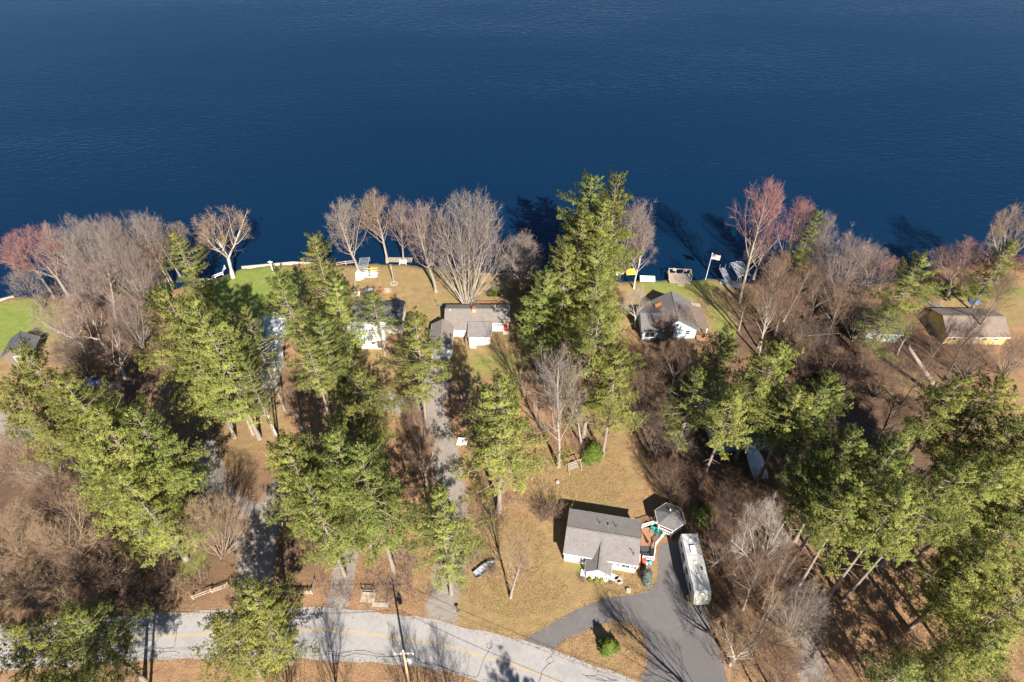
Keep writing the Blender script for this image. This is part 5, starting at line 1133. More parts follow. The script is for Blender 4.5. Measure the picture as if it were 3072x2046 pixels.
MB().box(-.45, .35, 1.6, 2.6, 3.26, 3.55).build('air_conditioner', 'trim', T, bev=.06)
for y, s_ in ((-1.8, .36), (.0, .4), (3.3, .36)): MB().box(-.3, -.3 + s_, y, y + s_, 3.26, 3.38).build('roof_vent', 'trim', T, bev=.03)
MB().box(.5, .75, -.9, -.45, 3.26, 3.36).build('roof_hatch', 'charcoal', T)
MB().beam((-.45, -4.5, .5), (0, -5.5, .5), .1, .12).beam((.45, -4.5, .5), (0, -5.5, .5), .1, .12).build('hitch', 'black', T)
MB().box(-.06, .06, -5.5, -5.38, 0, .6).build('jack', 'black', T)
E_ = empty('yard_machine', *at('C3', 1737, 912), 0, 30, 'small yellow machine standing by the camper front', 'machine')
MB().box(-.3, .3, -.35, .25, .25, .7).build('engine', 'yellow', E_, bev=.06); MB().tube([(-.42, 0, .22), (-.3, 0, .22)], .22, 12).build('wheel', 'black', E_); MB().tube([(.3, 0, .22), (.42, 0, .22)], .22, 12).build('wheel', 'black', E_)
MB().tube([(-.2, .2, .6), (-.25, .85, 1.0), (.25, .85, 1.0), (.2, .2, .6)], .025, 6).build('handle', 'black', E_); MB().box(-.38, .38, -.75, -.36, .05, .45).build('auger_housing', 'yellow', E_)
# ------------------------------------------------------------------ deck furniture
def adirondack(x, y, z, rot, lab):
    c = empty('adirondack_chair', x, y, z, rot, lab, 'chair', 'teal deck chairs')
    for i in range(5): MB().slab([(-.3 + i * .125, .18, .34), (-.19 + i * .125, .18, .34), (-.19 + i * .125, -.42, .44), (-.3 + i * .125, -.42, .44)], .03).build('seat_slat', 'teal', c)
    for i in range(5): MB().slab([(-.3 + i * .125, .14, .32), (-.19 + i * .125, .14, .32), (-.19 + i * .125, .5, 1.05 - .04 * abs(i - 2)), (-.3 + i * .125, .5, 1.05 - .04 * abs(i - 2))], .03).build('back_slat', 'teal', c)
    for s_ in (-1, 1):
        MB().box(s_ * .42 - .07, s_ * .42 + .07, -.45, .3, .58, .61).build('arm', 'teal', c); MB().box(s_ * .4 - .03, s_ * .4 + .03, -.44, -.34, 0, .578).build('leg', 'teal', c)
        MB().beam((s_ * .34, -.3, .38), (s_ * .34, .6, .04), .04, .12).build('leg', 'teal', c)
X, Y = at('C3', 1468, 372, 1.0); adirondack(X, Y, .605, 150, 'teal slatted deck chair nearer the white house')
X, Y = at('C3', 1510, 402, 1.0); adirondack(X, Y, .605, 150, 'teal slatted deck chair nearer the gazebo')
X, Y = at('C3', 1455, 505, 1.6)
U = empty('patio_umbrella', X, Y, .605, 20, 'closed brown patio umbrella at the corner of the deck', 'umbrella')
MB().tube([(0, 0, 0), (0, 0, 2.3)], .03, 8).build('pole', 'wood_pale', U); lathe('canopy', 'deck', U, [(.08, .9), (.24, 1.0), (.17, 1.6), (.06, 2.2), (.02, 2.35)], 10); lathe('base', 'black', U, [(.28, 0), (.28, .06), (.06, .12)], 12)
def bin_(r_, x, y, m, lab, h=.85, w=.28):
    X, Y = at(r_, x, y); b = empty('bin', X, Y, 0, 10, lab, 'bin', 'bins below the deck'); lathe('body', m, b, [(w * .75, 0), (w, h)], 14); lathe('lid', m, b, [(w * 1.08, h), (w * 1.08, h + .05), (w * .5, h + .12)], 14)
bin_('C3', 1385, 640, 'red', 'tall red bin below the deck stairs', 1.0, .32); bin_('C3', 1405, 652, 'dull_metal', 'grey bin between the red bin and blue bin', .7); bin_('C3', 1436, 645, 'sky_blue', 'small blue bin below the deck stairs', .6, .24)
# stepping stones
for r_, x, y, a, lab in (('C3', 1185, 765, .75, 'large pale stepping stone right of the porch'), ('C3', 1165, 745, .6, 'pale stepping stone nearest the porch'), ('C3', 1200, 785, .5, 'small pale stepping stone farther from the porch'), ('C3', 1268, 855, .45, 'grey boulder on the lawn by the paved drive'), ('B3', 790, 1300, .35, 'white stone on the leaf covered lawn')):
    X, Y = at(r_, x, y); g = random.Random(x); n = 9
    P = [(a * g.uniform(.75, 1.1) * math.cos(k * 6.283 / n), a * .75 * g.uniform(.75, 1.1) * math.sin(k * 6.283 / n)) for k in range(n)]
    hh = .08 if 'stepping' in lab else .35
    o = MB().add([(px_, py_, 0) for px_, py_ in P] + [(px_ * .85, py_ * .85, hh) for px_, py_ in P], [tuple(range(n, 2 * n))] + [(k, (k + 1) % n, n + (k + 1) % n, n + k) for k in range(n)]).build('stone', 'stone', None)
    o.location = (X, Y, .003); tag(o, lab, 'stone')
# ------------------------------------------------------------------ boats
def hull(name, m, p, L, w, h, wrap=False):
    st = [(-.5, .80, 1), (-.3, .95, 1), (0, 1, 1), (.25, .82, 1.03), (.42, .4, 1.1), (.5, .03, 1.16)]
    vs = []; fs = []
    for t, ww, hh in st:
        y = t * L; vs += [(-w / 2 * ww, y, h * hh), (-w / 2 * ww * .8, y, h * .35), (0, y, h * .02 + (.3 * h if t > .4 else 0)), (w / 2 * ww * .8, y, h * .35), (w / 2 * ww, y, h * hh)]
    for i in range(len(st) - 1):
        for k in range(4): fs.append((i * 5 + k, i * 5 + k + 1, i * 5 + 5 + k + 1, i * 5 + 5 + k))
    fs.append((0, 1, 2, 3, 4)); return MB().add(vs, fs).build(name, m, p, True)
B = empty('covered_boat', 37.9, 61.2, .35, 0, 'boat wrapped in white film beside the dark wood', 'boat')
hull('hull', 'dull_metal', B, 6.4, 2.4, 1.1)
g = random.Random(4); vs = []; fs = []
for t, w_, zt in ((-.5, 1.0, 1.2), (-.32, 1.12, 1.65), (-.1, 1.18, 2.0), (.1, 1.14, 1.95), (.3, .9, 1.65), (.44, .45, 1.4), (.51, .06, 1.25)):
    for k in range(9):
        a = -1 + k / 4; vs.append((a * w_ * 1.08, t * 6.5, 1.05 + (zt - 1.05) * (1 - abs(a) ** 1.5) + g.uniform(-.06, .06) + (.05 if t > .4 else 0)))
for i in range(6):
    for k in range(8): fs.append((i * 9 + k, i * 9 + k + 1, i * 9 + 10 + k, i * 9 + 9 + k))
MB().add(vs, fs).build('shrink_wrap', 'wrap', B)
for x in (-.6, .6):
    for y in (-1.8, 1.4): MB().box(x - .1, x + .1, y - .1, y + .1, -.35, .25).build('boat_stand', 'wood_dark', B)
X, Y = at('C2', 2195, 590); B = empty('rowboat', X, Y, .02, -52, 'aluminium rowboat lying in the brush left of the front lawn', 'boat')
hull('hull', 'dull_metal', B, 3.6, 1.35, .5); 
for y in (-1.0, .1, .9): MB().box(-.5 if y < .5 else -.32, .5 if y < .5 else .32, y - .12, y + .12, .3, .34).build('bench', 'alu', B)
MB().tube([(-.55, -1.8, .5), (-.66, 0, .5), (-.5, .9, .515), (0, 1.8, .58), (.5, .9, .515), (.66, 0, .5), (.55, -1.8, .5)], .035, 6).build('gunwale', 'alu', B)
def kayak(x, y, z, L, ms, lab):
    k = empty('kayak', x, y, z, 0, lab, 'kayak', 'boats stacked by the shore'); st = [(-.5, .05), (-.4, .5), (-.2, .9), (0, 1), (.2, .9), (.4, .5), (.5, .05)]
    for part in range(len(ms)):
        a = len(st) // len(ms) * part; seg = st[a:] if part == len(ms) - 1 else st[a:a + len(st) // len(ms) + 1]; vs = []; fs = []
        for t, w_ in seg:
            for q in range(8): an = q * math.pi / 4; vs.append((t * L, .33 * w_ * math.cos(an), .16 + .15 * w_ ** .5 * math.sin(an)))
        for i in range(len(seg) - 1):
            for q in range(8): fs.append((i * 8 + q, i * 8 + (q + 1) % 8, i * 8 + 8 + (q + 1) % 8, i * 8 + 8 + q))
        MB().add(vs, fs + [tuple(range(8)), tuple(len(vs) - 8 + q for q in range(8))]).build('bow' if part else 'hull', ms[part], k, True)
    MB().tube([(-.05 * L, 0, .3), (-.05 * L, 0, .335)], .24, 12).build('cockpit', 'black', k)
kb = [at('K1', 970, y_) for y_ in (450, 500, 555, 585, 620)]
kayak(*kb[0], .45, 3.2, ['sky_blue', 'yellow', 'yellow'], 'blue and yellow kayak at the back of the stack'); kayak(*kb[1], .3, 3.3, ['wood_pale'], 'cream kayak second from the back of the stack'); kayak(*kb[2], .3, 3.3, ['trim'], 'white canoe in the middle of the stack')
kayak(*kb[3], .12, 3.2, ['rv'], 'greyish white kayak second from the front'); kayak(*kb[4], .02, 3.1, ['wrap'], 'pale kayak at the front of the stack')
X, Y = at('K1', 700, 650); o = empty('canvas_cover', X, Y, 0, 15, 'white canvas cover slung over a stand beside the kayaks', 'cover')
MB().add([(-.9, -.4, 0), (-.3, -.9, .1), (.8, -.3, .05), (.9, .7, .6), (-.2, 1.0, 1.5), (-.8, .6, .9), (0, .1, 1.3)], [(0, 1, 6), (1, 2, 6), (2, 3, 6), (3, 4, 6), (4, 5, 6), (5, 0, 6)]).build('canvas', 'trim', o)
MB().beam((0, .2, 0), (0, .2, 1.25), .06).build('stand', 'wood', o)
# dock frame standing on edge by the water
X, Y = at('K1', 760, 440); o = empty('slatted_dock', X, Y, 0, 4, 'slatted dock section propped up behind the kayaks', 'dock')
for x in (-.95, .95): MB().beam((x, 0, .05), (x + .35, 3.0, .8), .1, .14).build('side_beam', 'alu', o)
for i in range(11): t = i / 10; MB().beam((-.9 + .35 * t, 3.0 * t, .06 + .75 * t), (.9 + .35 * t, 3.0 * t, .06 + .75 * t), .09, .05).build('slat', 'dull_metal', o)
MB().beam((-.95, -.1, .1), (.95, -.1, .1), .12, .12).build('end_beam', 'wood_dark', o); MB().beam((1.35, 2.9, 0), (1.35, 2.9, 1.1), .08).build('post', 'alu', o)
# shore platform with bench
X, Y = at('K1', 1740, 215); o = empty('shore_platform', X, Y, 0, -1, 'small wooden platform with a pale bench at the water', 'platform')
for i in range(9): MB().box(-2.5 + i * .57, -1.97 + i * .57, -.55, .95, .28, .34).build('plank', 'wood', o)
for x in (-2.3, 0, 2.3): MB().box(x - .07, x + .07, -.5, .9, 0, .276).build('joist', 'wood_dark', o)
X, Y = at('K1', 1820, 280); o = empty('garden_bench', X, Y, 0, 0, 'pale grey bench in front of the small shore platform', 'bench')
for i in range(3): MB().box(-.75, .75, -.25 + i * .17, -.11 + i * .17, .42, .46).build('seat_slat', 'trim', o)
for x in (-.65, .65): MB().box(x - .05, x + .05, -.25, .25, 0, .416).build('leg', 'trim', o); MB().box(x - .04, x + .04, .24, .3, .0, .95).build('back_post', 'trim', o)
MB().box(-.75, .75, .2, .24, .6, .9).build('backrest', 'trim', o)
# retaining walls along the shore
def shore_wall(p0, p1, lab, m='concrete', h=.1):
    a, b = at(*p0), at(*p1); n = max(2, int(math.dist(a, b) / 1.2)); e = empty('retaining_wall', a[0], a[1], 0, 0, lab, 'wall')
    for i in range(n):
        q0 = Vector(((b[0] - a[0]) * i / n, (b[1] - a[1]) * i / n, h / 2 - .38)); q1 = Vector(((b[0] - a[0]) * (i + .985) / n, (b[1] - a[1]) * (i + .985) / n, h / 2 - .38)); MB().beam(q0, q1, .22, .76 + .02 * (i % 2)).build('block', m, e)
shore_wall(('A2', 70, 697), ('A2', 520, 656), 'pale retaining wall along the bright green lawn')
shore_wall(('A2', 520, 656), ('A2', 900, 672), 'pale retaining wall behind the conical pine')
shore_wall(('A1', 1730, 806), ('A1', 1855, 800), 'short pale retaining wall at the inlet', 'wood_pale')
shore_wall(('A3', 60, 935), ('A3', 330, 940), 'low pale wall at the water behind the huge many stemmed tree', 'wood')
shore_wall(('A1', -60, 995), ('A1', 120, 950), 'low stone edge at the far left lawn', 'stone')
# fences of rails
def rail_fence(name, pts, lab, h=1.0, gap=2.2, m='wood_pale', rails=2):
    P = [at(*q) for q in pts]; e = empty(name, P[0][0], P[0][1], 0, 0, lab, 'fence')
    for a, b in zip(P[:-1], P[1:]):
        L = math.dist(a, b); n = max(1, round(L / gap))
        for i in range(n):
            q0 = Vector((a[0] + (b[0] - a[0]) * i / n - P[0][0], a[1] + (b[1] - a[1]) * i / n - P[0][1], 0)); q1 = Vector((a[0] + (b[0] - a[0]) * (i + 1) / n - P[0][0], a[1] + (b[1] - a[1]) * (i + 1) / n - P[0][1], 0))
            MB().box(q0.x - .07, q0.x + .07, q0.y - .07, q0.y + .07, 0, h + .1).build('post', m, e)
            for k in range(rails): z = Vector((0, 0, h * (.45 + .5 * k / max(1, rails - 1)))); MB().beam(q0 + z, q1 + z, .07, .12).build('rail', m, e)
    q = P[-1]; MB().box(q[0] - P[0][0] - .07, q[0] - P[0][0] + .07, q[1] - P[0][1] - .07, q[1] - P[0][1] + .07, 0, h + .1).build('post', m, e)
    return e
rail_fence('rail_fence', [('K1', 600, 690), ('K1', 565, 900), ('K1', 555, 1100), ('K1', 540, 1340)], 'split rail fence running from the kayaks towards the cottage')
rail_fence('rail_fence', [('A2', 905, 690), ('A2', 1060, 672)], 'rail fence along the water left of the kayaks', .9, 2.0)
rail_fence('rail_fence', [('A1', 1855, 805), ('A1', 1945, 770), ('A1', 1965, 715)], 'white railing bent around the inlet corner', .8, 1.6, 'trim')
rail_fence('rail_fence', [('C1', 1690, 850), ('C1', 1850, 790)], 'rail fence leading to the picket corner at the lower left', 1.0, 2.0)
def picket_fence(pts, lab, h=1.1, m='wood_pale'):
    P = [at(*q) for q in pts]; e = empty('picket_fence', P[0][0], P[0][1], 0, 0, lab, 'fence'); me = None
    for a, b in zip(P[:-1], P[1:]):
        L = math.dist(a, b); n = int(L / .2); A = Vector((a[0] - P[0][0], a[1] - P[0][1], 0)); Bv = Vector((b[0] - P[0][0], b[1] - P[0][1], 0)); rz = math.atan2(b[1] - a[1], b[0] - a[0]); off = Vector((math.sin(rz), -math.cos(rz), 0)) * .045
        for z in (.3, .8): MB().beam(A + Vector((0, 0, z)), Bv + Vector((0, 0, z)), .045, .09).build('rail', m, e)
        for i in range(0, int(L / 2.2) + 1): q = A + (Bv - A) * min(1, i * 2.2 / L); MB().box(q.x - .06, q.x + .06, q.y - .06, q.y + .06, 0, h + .06).build('post', m, e)
        for i in range(n):
            q = A + (Bv - A) * ((i + .5) / n) + off
            if me is None: o = MB().add([(-.045, -.012, .06), (.045, -.012, .06), (.045, .012, .06), (-.045, .012, .06), (-.045, -.012, h - .08), (.045, -.012, h - .08), (.045, .012, h - .08), (-.045, .012, h - .08), (0, -.012, h), (0, .012, h)], [(3, 2, 1, 0), (0, 1, 5, 8, 4), (2, 3, 7, 9, 6), (1, 2, 6, 5), (3, 0, 4, 7), (5, 6, 9, 8), (4, 8, 9, 7)]).build('picket', m, e); me = o.data
            else: o = link('picket', me, e)
            o.location = q; o.rotation_euler = (0, 0, rz)
picket_fence([('C2', 262, 735), ('C2', 372, 795), ('C2', 690, 802), ('C2', 715, 695)], 'pale picket fence in front of the central pines by the road')
picket_fence([('C1', 1850, 790), ('C1', 2000, 735)], 'short picket fence at the mouth of the dark drive')
picket_fence([('C2', 290, 680), ('C2', 350, 610)], 'short picket fence piece in the shade of the dark drive')
# platform with rail by the road
X, Y = at('C2', 1172, 850); o = empty('roadside_platform', X, Y, 0, -2, 'small wooden platform with a back rail beside the road', 'platform')
for i in range(7): MB().box(-.95 + i * .275, -.69 + i * .275, -.5, .85, .22, .28).build('plank', 'wood_pale', o)
for x in (-.9, .9):
    for y in (-.4, .8): MB().box(x - .05, x + .05, y - .05, y + .05, 0, 1.25 if y > 0 else .216).build('post', 'wood', o)
MB().box(-.95, .95, .78, .84, 1.0, 1.12).build('back_rail', 'wood', o); MB().box(-.8, .8, .45, .75, .6, .66).build('seat', 'wood_pale', o)
for x in (-.6, .6): MB().box(x - .03, x + .03, .5, .7, .284, .598).build('leg', 'wood', o)
# wooden swing frame on the leaf lawn
X, Y = at('B3', 930, 1180); o = empty('swing_frame', X, Y, 0, 22, 'grey wooden swing frame standing on the leaf lawn', 'swing')
for x in (-1.05, 1.05):
    MB().beam((x, -.75, 0), (x, 0, 1.9), .09).build('leg', 'wood', o); MB().beam((x, .75, 0), (x, 0, 1.9), .09).build('leg', 'wood', o); MB().beam((x, -.4, .9), (x, .4, .9), .07).build('brace', 'wood', o)
MB().beam((-1.25, 0, 1.92), (1.25, 0, 1.92), .12).build('top_beam', 'wood', o)
for i in range(4): MB().box(-.75, .75, -.3 + i * .15, -.18 + i * .15, .5, .53).build('seat_slat', 'wood', o)
for i in range(3): MB().box(-.75, .75, .29, .32, .6 + i * .15, .72 + i * .15).build('back_slat', 'wood', o)
for x in (-.7, .7): MB().beam((x, .0, .55), (x, 0, 1.88), .025).build('chain', 'dull_metal', o)
# ------------------------------------------------------------------ back yard furniture of the ranch house
def table(x, y, z, rot, w, d_, h, m, lab, tilt=0):
    o = empty('garden_table', x, y, z, rot, lab, 'table'); MB().box(-w / 2, w / 2, -d_ / 2, d_ / 2, h - .05, h).build('top', m, o)
    for sx in (-1, 1):
        for sy in (-1, 1): MB().box(sx * (w / 2 - .1) - .03, sx * (w / 2 - .1) + .03, sy * (d_ / 2 - .1) - .03, sy * (d_ / 2 - .1) + .03, 0, h - .052).build('leg', 'dull_metal', o)
    return o
X, Y = at('K1', 1620, 1240, .7); table(X, Y, 0, 55, 1.5, 1.0, .7, 'charcoal', 'small dark topped table on the tan lawn')
X, Y = at('K1', 1400, 1340, .7); table(X, Y, 0, 75, 1.6, 1.0, .7, 'charcoal', 'dark topped table beside white chairs near the cottage')
def chair(x, y, rot, m, lab, grp='lawn chairs'):
    o = empty('lawn_chair', x, y, 0, rot, lab, 'chair', grp); MB().box(-.24, .24, -.24, .24, .4, .45).build('seat', m, o); MB().slab([(-.24, .22, .44), (.24, .22, .44), (.24, .36, .95), (-.24, .36, .95)], .04).build('backrest', m, o)
    for sx in (-.21, .21):
        for sy in (-.21, .21): MB().box(sx - .025, sx + .025, sy - .025, sy + .025, 0, .398).build('leg', m, o)
    for sx in (-.26, .26): MB().box(sx - .03, sx + .03, -.22, .24, .62, .66).build('arm', m, o)
chair(*at('K1', 1340, 1320), 80, 'trim', 'white chair left of the dark topped table'); chair(*at('K1', 1385, 1450), -20, 'trim', 'white chair in front of the dark topped table')
X, Y = at('K1', 935, 1020); table(X, Y, 0, 0, 1.5, .9, .65, 'trim', 'white table on the tan lawn behind the short pine'); X, Y = at('K1', 1025, 1020)
o = empty('cooler', X, Y, 0, 10, 'dark green cooler beside the white table', 'cooler'); MB().box(-.2, .2, -.3, .3, 0, .35).build('body', 'green_lid', o, bev=.03); MB().box(-.22, .22, -.32, .32, .352, .44).build('lid', 'green_lid', o, bev=.02)
chair(*at('K1', 610, 1120), 30, 'trim', 'white chair at the split rail fence'); chair(*at('K1', 665, 1125), -10, 'trim', 'small white chair right of the fence chair')
chair(*at('K1', 1250, 955), 140, 'rust', 'rust brown lawn chair left of the fire pit'); chair(*at('K1', 1280, 1010), 60, 'rust', 'second rust brown chair nearer the fire pit')
X, Y = at('K1', 1410, 990); o = empty('fire_pit', X, Y, 0, 0, 'orange rimmed fire pit on the tan lawn', 'fire pit')
for k in range(12): a = k * math.pi / 6; q = MB().box(-.24, .24, -.11, .11, 0, .26).build('ring_stone', 'orange' if 5 < k < 12 else 'stone', o, bev=.02); q.location = (.85 * math.cos(a), .6 * math.sin(a), 0); q.rotation_euler = (0, 0, a + math.pi / 2)
lathe('ash_bed', 'concrete', o, [(.62, .0), (.6, .1), (.25, .16)], 12)
X, Y = at('K1', 1585, 790); o = empty('yard_pole', X, Y, 0, 0, 'weathered wooden pole in a stone ring on the tan lawn', 'pole')
MB().tube([(0, 0, 0), (-.05, .1, 2.5), (-.1, .15, 4.8)], [.13, .12, .10], 8).build('pole', 'wood', o); MB().box(-.3, .1, .0, .1, 4.0, 4.15).build('bracket', 'wood_pale', o)
for k in range(8): a = k * math.pi / 4; q = MB().box(-.25, .25, -.12, .12, 0, .14).build('ring_stone', 'stone', o, bev=.02); q.location = (.68 * math.cos(a), .55 * math.sin(a), 0); q.rotation_euler = (0, 0, a + math.pi / 2)
for x, y, lab in ((355, 155, 'left of two round green covers in the lawn'), (530, 132, 'right of two round green covers in the lawn')):
    X, Y = at('K3', x, y); o = empty('round_cover', X, Y, 0, 0, lab, 'cover', 'round covers'); lathe('rim', 'green_lid', o, [(.36, 0), (.36, .08), (.3, .1)], 16); lathe('lid', 'green_lid', o, [(.28, .1), (.28, .13), (.1, .15)], 16)
X, Y = at('K3', 310, 95); o = empty('lawn_stake', X, Y, 0, 0, 'thin dark stake beside the round green covers', 'stake'); MB().tube([(0, 0, 0), (0, .02, .9)], .03, 6).build('stake', 'black', o); MB().box(-.1, .1, -.02, .02, .8, 1.0).build('plate', 'black', o)
X, Y = at('A2', 350, 748); o = empty('white_post', X, Y, 0, 0, 'white post with crossarm on the bright green lawn', 'post'); MB().box(-.09, .09, -.09, .09, 0, 3.0).build('post', 'trim', o); MB().box(-.5, .5, -.05, .05, 2.7, 2.82).build('crossarm', 'trim', o)
X, Y = at('A1', 1895, 840); o = empty('lawn_lamp', X, Y, 0, 0, 'small pale lamp post at the inlet', 'lamp'); MB().tube([(0, 0, 0), (0, 0, 1.3)], .05, 8).build('post', 'trim', o); lathe('lamp_head', 'trim', o, [(.08, 1.3), (.14, 1.38), (.12, 1.6), (.03, 1.68)], 8)
# ------------------------------------------------------------------ right shore: deck, bench, flag, docks
o = empty('shore_deck', 34.0, 106.2, 0, -4.5, 'grey plank deck with railing at the water on the right', 'deck')
for i in range(10): MB().box(-2.2, 2.2, -1.55 + i * .32, -1.255 + i * .32, .34, .4).build('plank', 'wood', o)
for x in (-2.1, 0, 2.1): MB().box(x - .08, x + .08, -1.5, 1.6, -.9, .336).build('joist', 'wood_dark', o)
for x in (-2.2, -.7, .8, 2.2): MB().box(x - .06, x + .06, 1.58, 1.7, -.9, 1.45).build('post', 'wood_pale', o)
for y in (-.6,): MB().box(-2.27, -2.15, y, y + .12, 0, 1.45).build('post', 'wood_pale', o); MB().box(2.15, 2.27, y, y + .12, 0, 1.45).build('post', 'wood_pale', o)
MB().box(-2.3, 2.3, 1.56, 1.7, 1.452, 1.53).build('top_rail', 'wood_pale', o); MB().box(-2.28, -2.14, -.6, 1.55, 1.452, 1.53).build('top_rail', 'wood_pale', o); MB().box(2.14, 2.28, -.6, 1.55, 1.452, 1.53).build('top_rail', 'wood_pale', o)
MB().box(-.6, .9, -1.95, -1.58, .08, .22).build('step', 'wood', o)
for x, lab in ((-.95, 'left orange ring buoy on the shore deck rail'), (1.35, 'right orange ring buoy on the shore deck rail')):
    b = empty('ring_buoy', 34.0 + x, 107.9 - x * .08, 1.25, -4.5, lab, 'buoy', 'orange ring buoys')
    pts = [(.24 * math.cos(k * math.pi / 8), 0, .24 * math.sin(k * math.pi / 8)) for k in range(17)]; MB().tube(pts, .085, 8, False).build('ring', 'orange', b, True)
    for k in range(4): a = k * math.pi / 2 + .4; MB().box(-.05, .05, -.095, .095, -.095, .095).build('band', 'trim', b).location = (.24 * math.cos(a), 0, .24 * math.sin(a))
X, Y = at('K2', 435, 385); o = empty('dock_bench', X, Y, 0, -3, 'long white upturned boat cover on legs by the shore', 'bench'); MB().slab([(-1.5, -.55, .5), (1.5, -.55, .5), (1.5, .5, .85), (-1.5, .5, .85)], .06).build('top', 'trim', o); MB().box(-1.5, 1.5, -.56, -.5, .2, .46).build('apron', 'trim', o)
for x in (-1.3, 1.3):
    for y in (-.4, .4): MB().box(x - .05, x + .05, y - .05, y + .05, 0, .62 if y > 0 else .44).build('leg', 'wood', o)
X, Y = at('K2', 165, 275); o = empty('yellow_raft', X, Y, .1, 5, 'yellow raft leaning beside the pale stemmed tree at the shore', 'raft'); MB().slab([(-1.0, -.6, .15), (1.0, -.6, .15), (1.0, .7, .7), (-1.0, .7, .7)], .14).build('raft', 'yellow', o, bev=.05)
for x in (-.75, 0, .75): MB().beam((x, -.6, .2), (x, .7, .75), .14, .1).build('rib', 'yellow', o)
X, Y = at('A3', 1310, 945); o = empty('white_barrel', X, Y, 0, 0, 'white barrel at the foot of the tallest pines', 'barrel'); lathe('body', 'trim', o, [(.28, 0), (.33, .3), (.33, .6), (.28, .9)], 14); lathe('lid', 'trim', o, [(.27, .9), (.25, .96), (.05, .98)], 14)
X, Y = at('A3', 2080, 985); o = empty('flagpole', X, Y, 0, 0, 'white flagpole flying a striped flag at the right shore', 'flagpole')
MB().tube([(0, 0, 0), (0, 0, 3.5), (0, 0, 6.6)], [.06, .05, .035], 8).build('pole', 'trim', o); lathe('finial', 'trim', o, [(.02, 6.6), (.12, 6.68), (.12, 6.78), (.02, 6.86)], 10)
fl = empty('flag', X, Y, 0, 0, 'striped flag with blue corner on the white flagpole', 'flag')
def cloth(x0, x1, z0, z1, name, m, p, dy=0):
    n = 8; vs = []; 
    for i in range(n + 1): x = x0 + (x1 - x0) * i / n; y = .12 * math.sin(x * 3.2) + dy; vs += [(x, y - .008, z0 - .12 * x), (x, y - .008, z1 - .12 * x), (x, y + .008, z0 - .12 * x), (x, y + .008, z1 - .12 * x)]
    fs = []
    for i in range(n): a = i * 4; b = a + 4; fs += [(a, b, b + 1, a + 1), (a + 2, a + 3, b + 3, b + 2), (a, a + 2, b + 2, b), (a + 1, b + 1, b + 3, a + 3)]
    return MB().add(vs, fs).build(name, m, p)
for i in range(13): z = 6.5 - (i + 1) * .095; cloth(.06 if i > 6 else .78, 1.75, z + .003, z + .092, 'stripe', 'red' if i % 2 == 0 else 'trim', fl)
can = cloth(.06, .775, 6.5 - 7 * .095, 6.5, 'canton', 'shutter', fl)
sv = MB()
for i in range(5):
    for j in range(4): sx_ = .14 + i * .14; sz_ = 5.92 + j * .15; yy = .12 * math.sin(sx_ * 3.2); sv.box(sx_ - .02, sx_ + .02, yy - .014, yy - .009, sz_ - .12 * sx_ - .02, sz_ - .12 * sx_ + .02)
sv.build('stars', 'trim', can)
X, Y = at('K2', 1680, 330); o = empty('dock_ramp', X, Y, 0, 10, 'grey metal dock ramp pulled up on the right shore', 'dock')
for x in (-.62, .62): MB().beam((x, -1.6, .35), (x, 1.9, .9), .08, .14).build('side_beam', 'alu', o); MB().tube([(x, 1.8, .0), (x, 1.8, 2.0)], .04, 8).build('leg', 'alu', o)
for i in range(11): MB().slab([(-.58, -1.6 + i * .32, .4 + i * .05), (.58, -1.6 + i * .32, .4 + i * .05), (.58, -1.32 + i * .32, .444 + i * .05), (-.58, -1.32 + i * .32, .444 + i * .05)], .05).build('plank', 'dull_metal', o)
X, Y = at('K2', 1770, 455); o = empty('dock_section', X, Y, 0, -28, 'grey dock section lying flat next to the dock ramp', 'dock')
for x in (-.55, .55): MB().beam((-2.1, x, .2), (2.1, x, .2), .08, .14).build('side_beam', 'alu', o)
for i in range(13): MB().box(-2.1 + i * .325, -1.83 + i * .325, -.5, .5, .22, .28).build('plank', 'dull_metal', o)
X, Y = at('K2', 1930, 230); o = empty('boat_lift', X, Y, WATER_Z, 8, 'curved aluminium boat lift frame standing in the water', 'boat lift')
for i in range(12):
    y = -2.2 + i * .4; pts = [(-1.35 + 2.7 * k / 8, y, 1.15 + .35 * math.sin(math.pi * k / 8)) for k in range(9)]; MB().tube(pts, .045, 6).build('rib', 'alu', o)
for x in (-1.35, 1.35):
    MB().tube([(x, -2.4, 1.15), (x, 2.4, 1.15)], .06, 8).build('side_rail', 'alu', o)
    for y in (-2.2, 2.2): MB().tube([(x, y, -.6), (x, y, 1.15)], .06, 8).build('leg', 'alu', o)
MB().tube([(-.75, -2.6, .2), (-.75, -2.3, 1.2), (-.75, .2, 1.35)], .04, 6).tube([(-1.05, -2.6, .2), (-1.05, -2.3, 1.2), (-1.05, .2, 1.35)], .04, 6).build('ladder_rail', 'alu', o)
for i in range(7): MB().beam((-1.05, -2.3 + i * .36, 1.22 + i * .02), (-.75, -2.3 + i * .36, 1.22 + i * .02), .04).build('rung', 'alu', o)
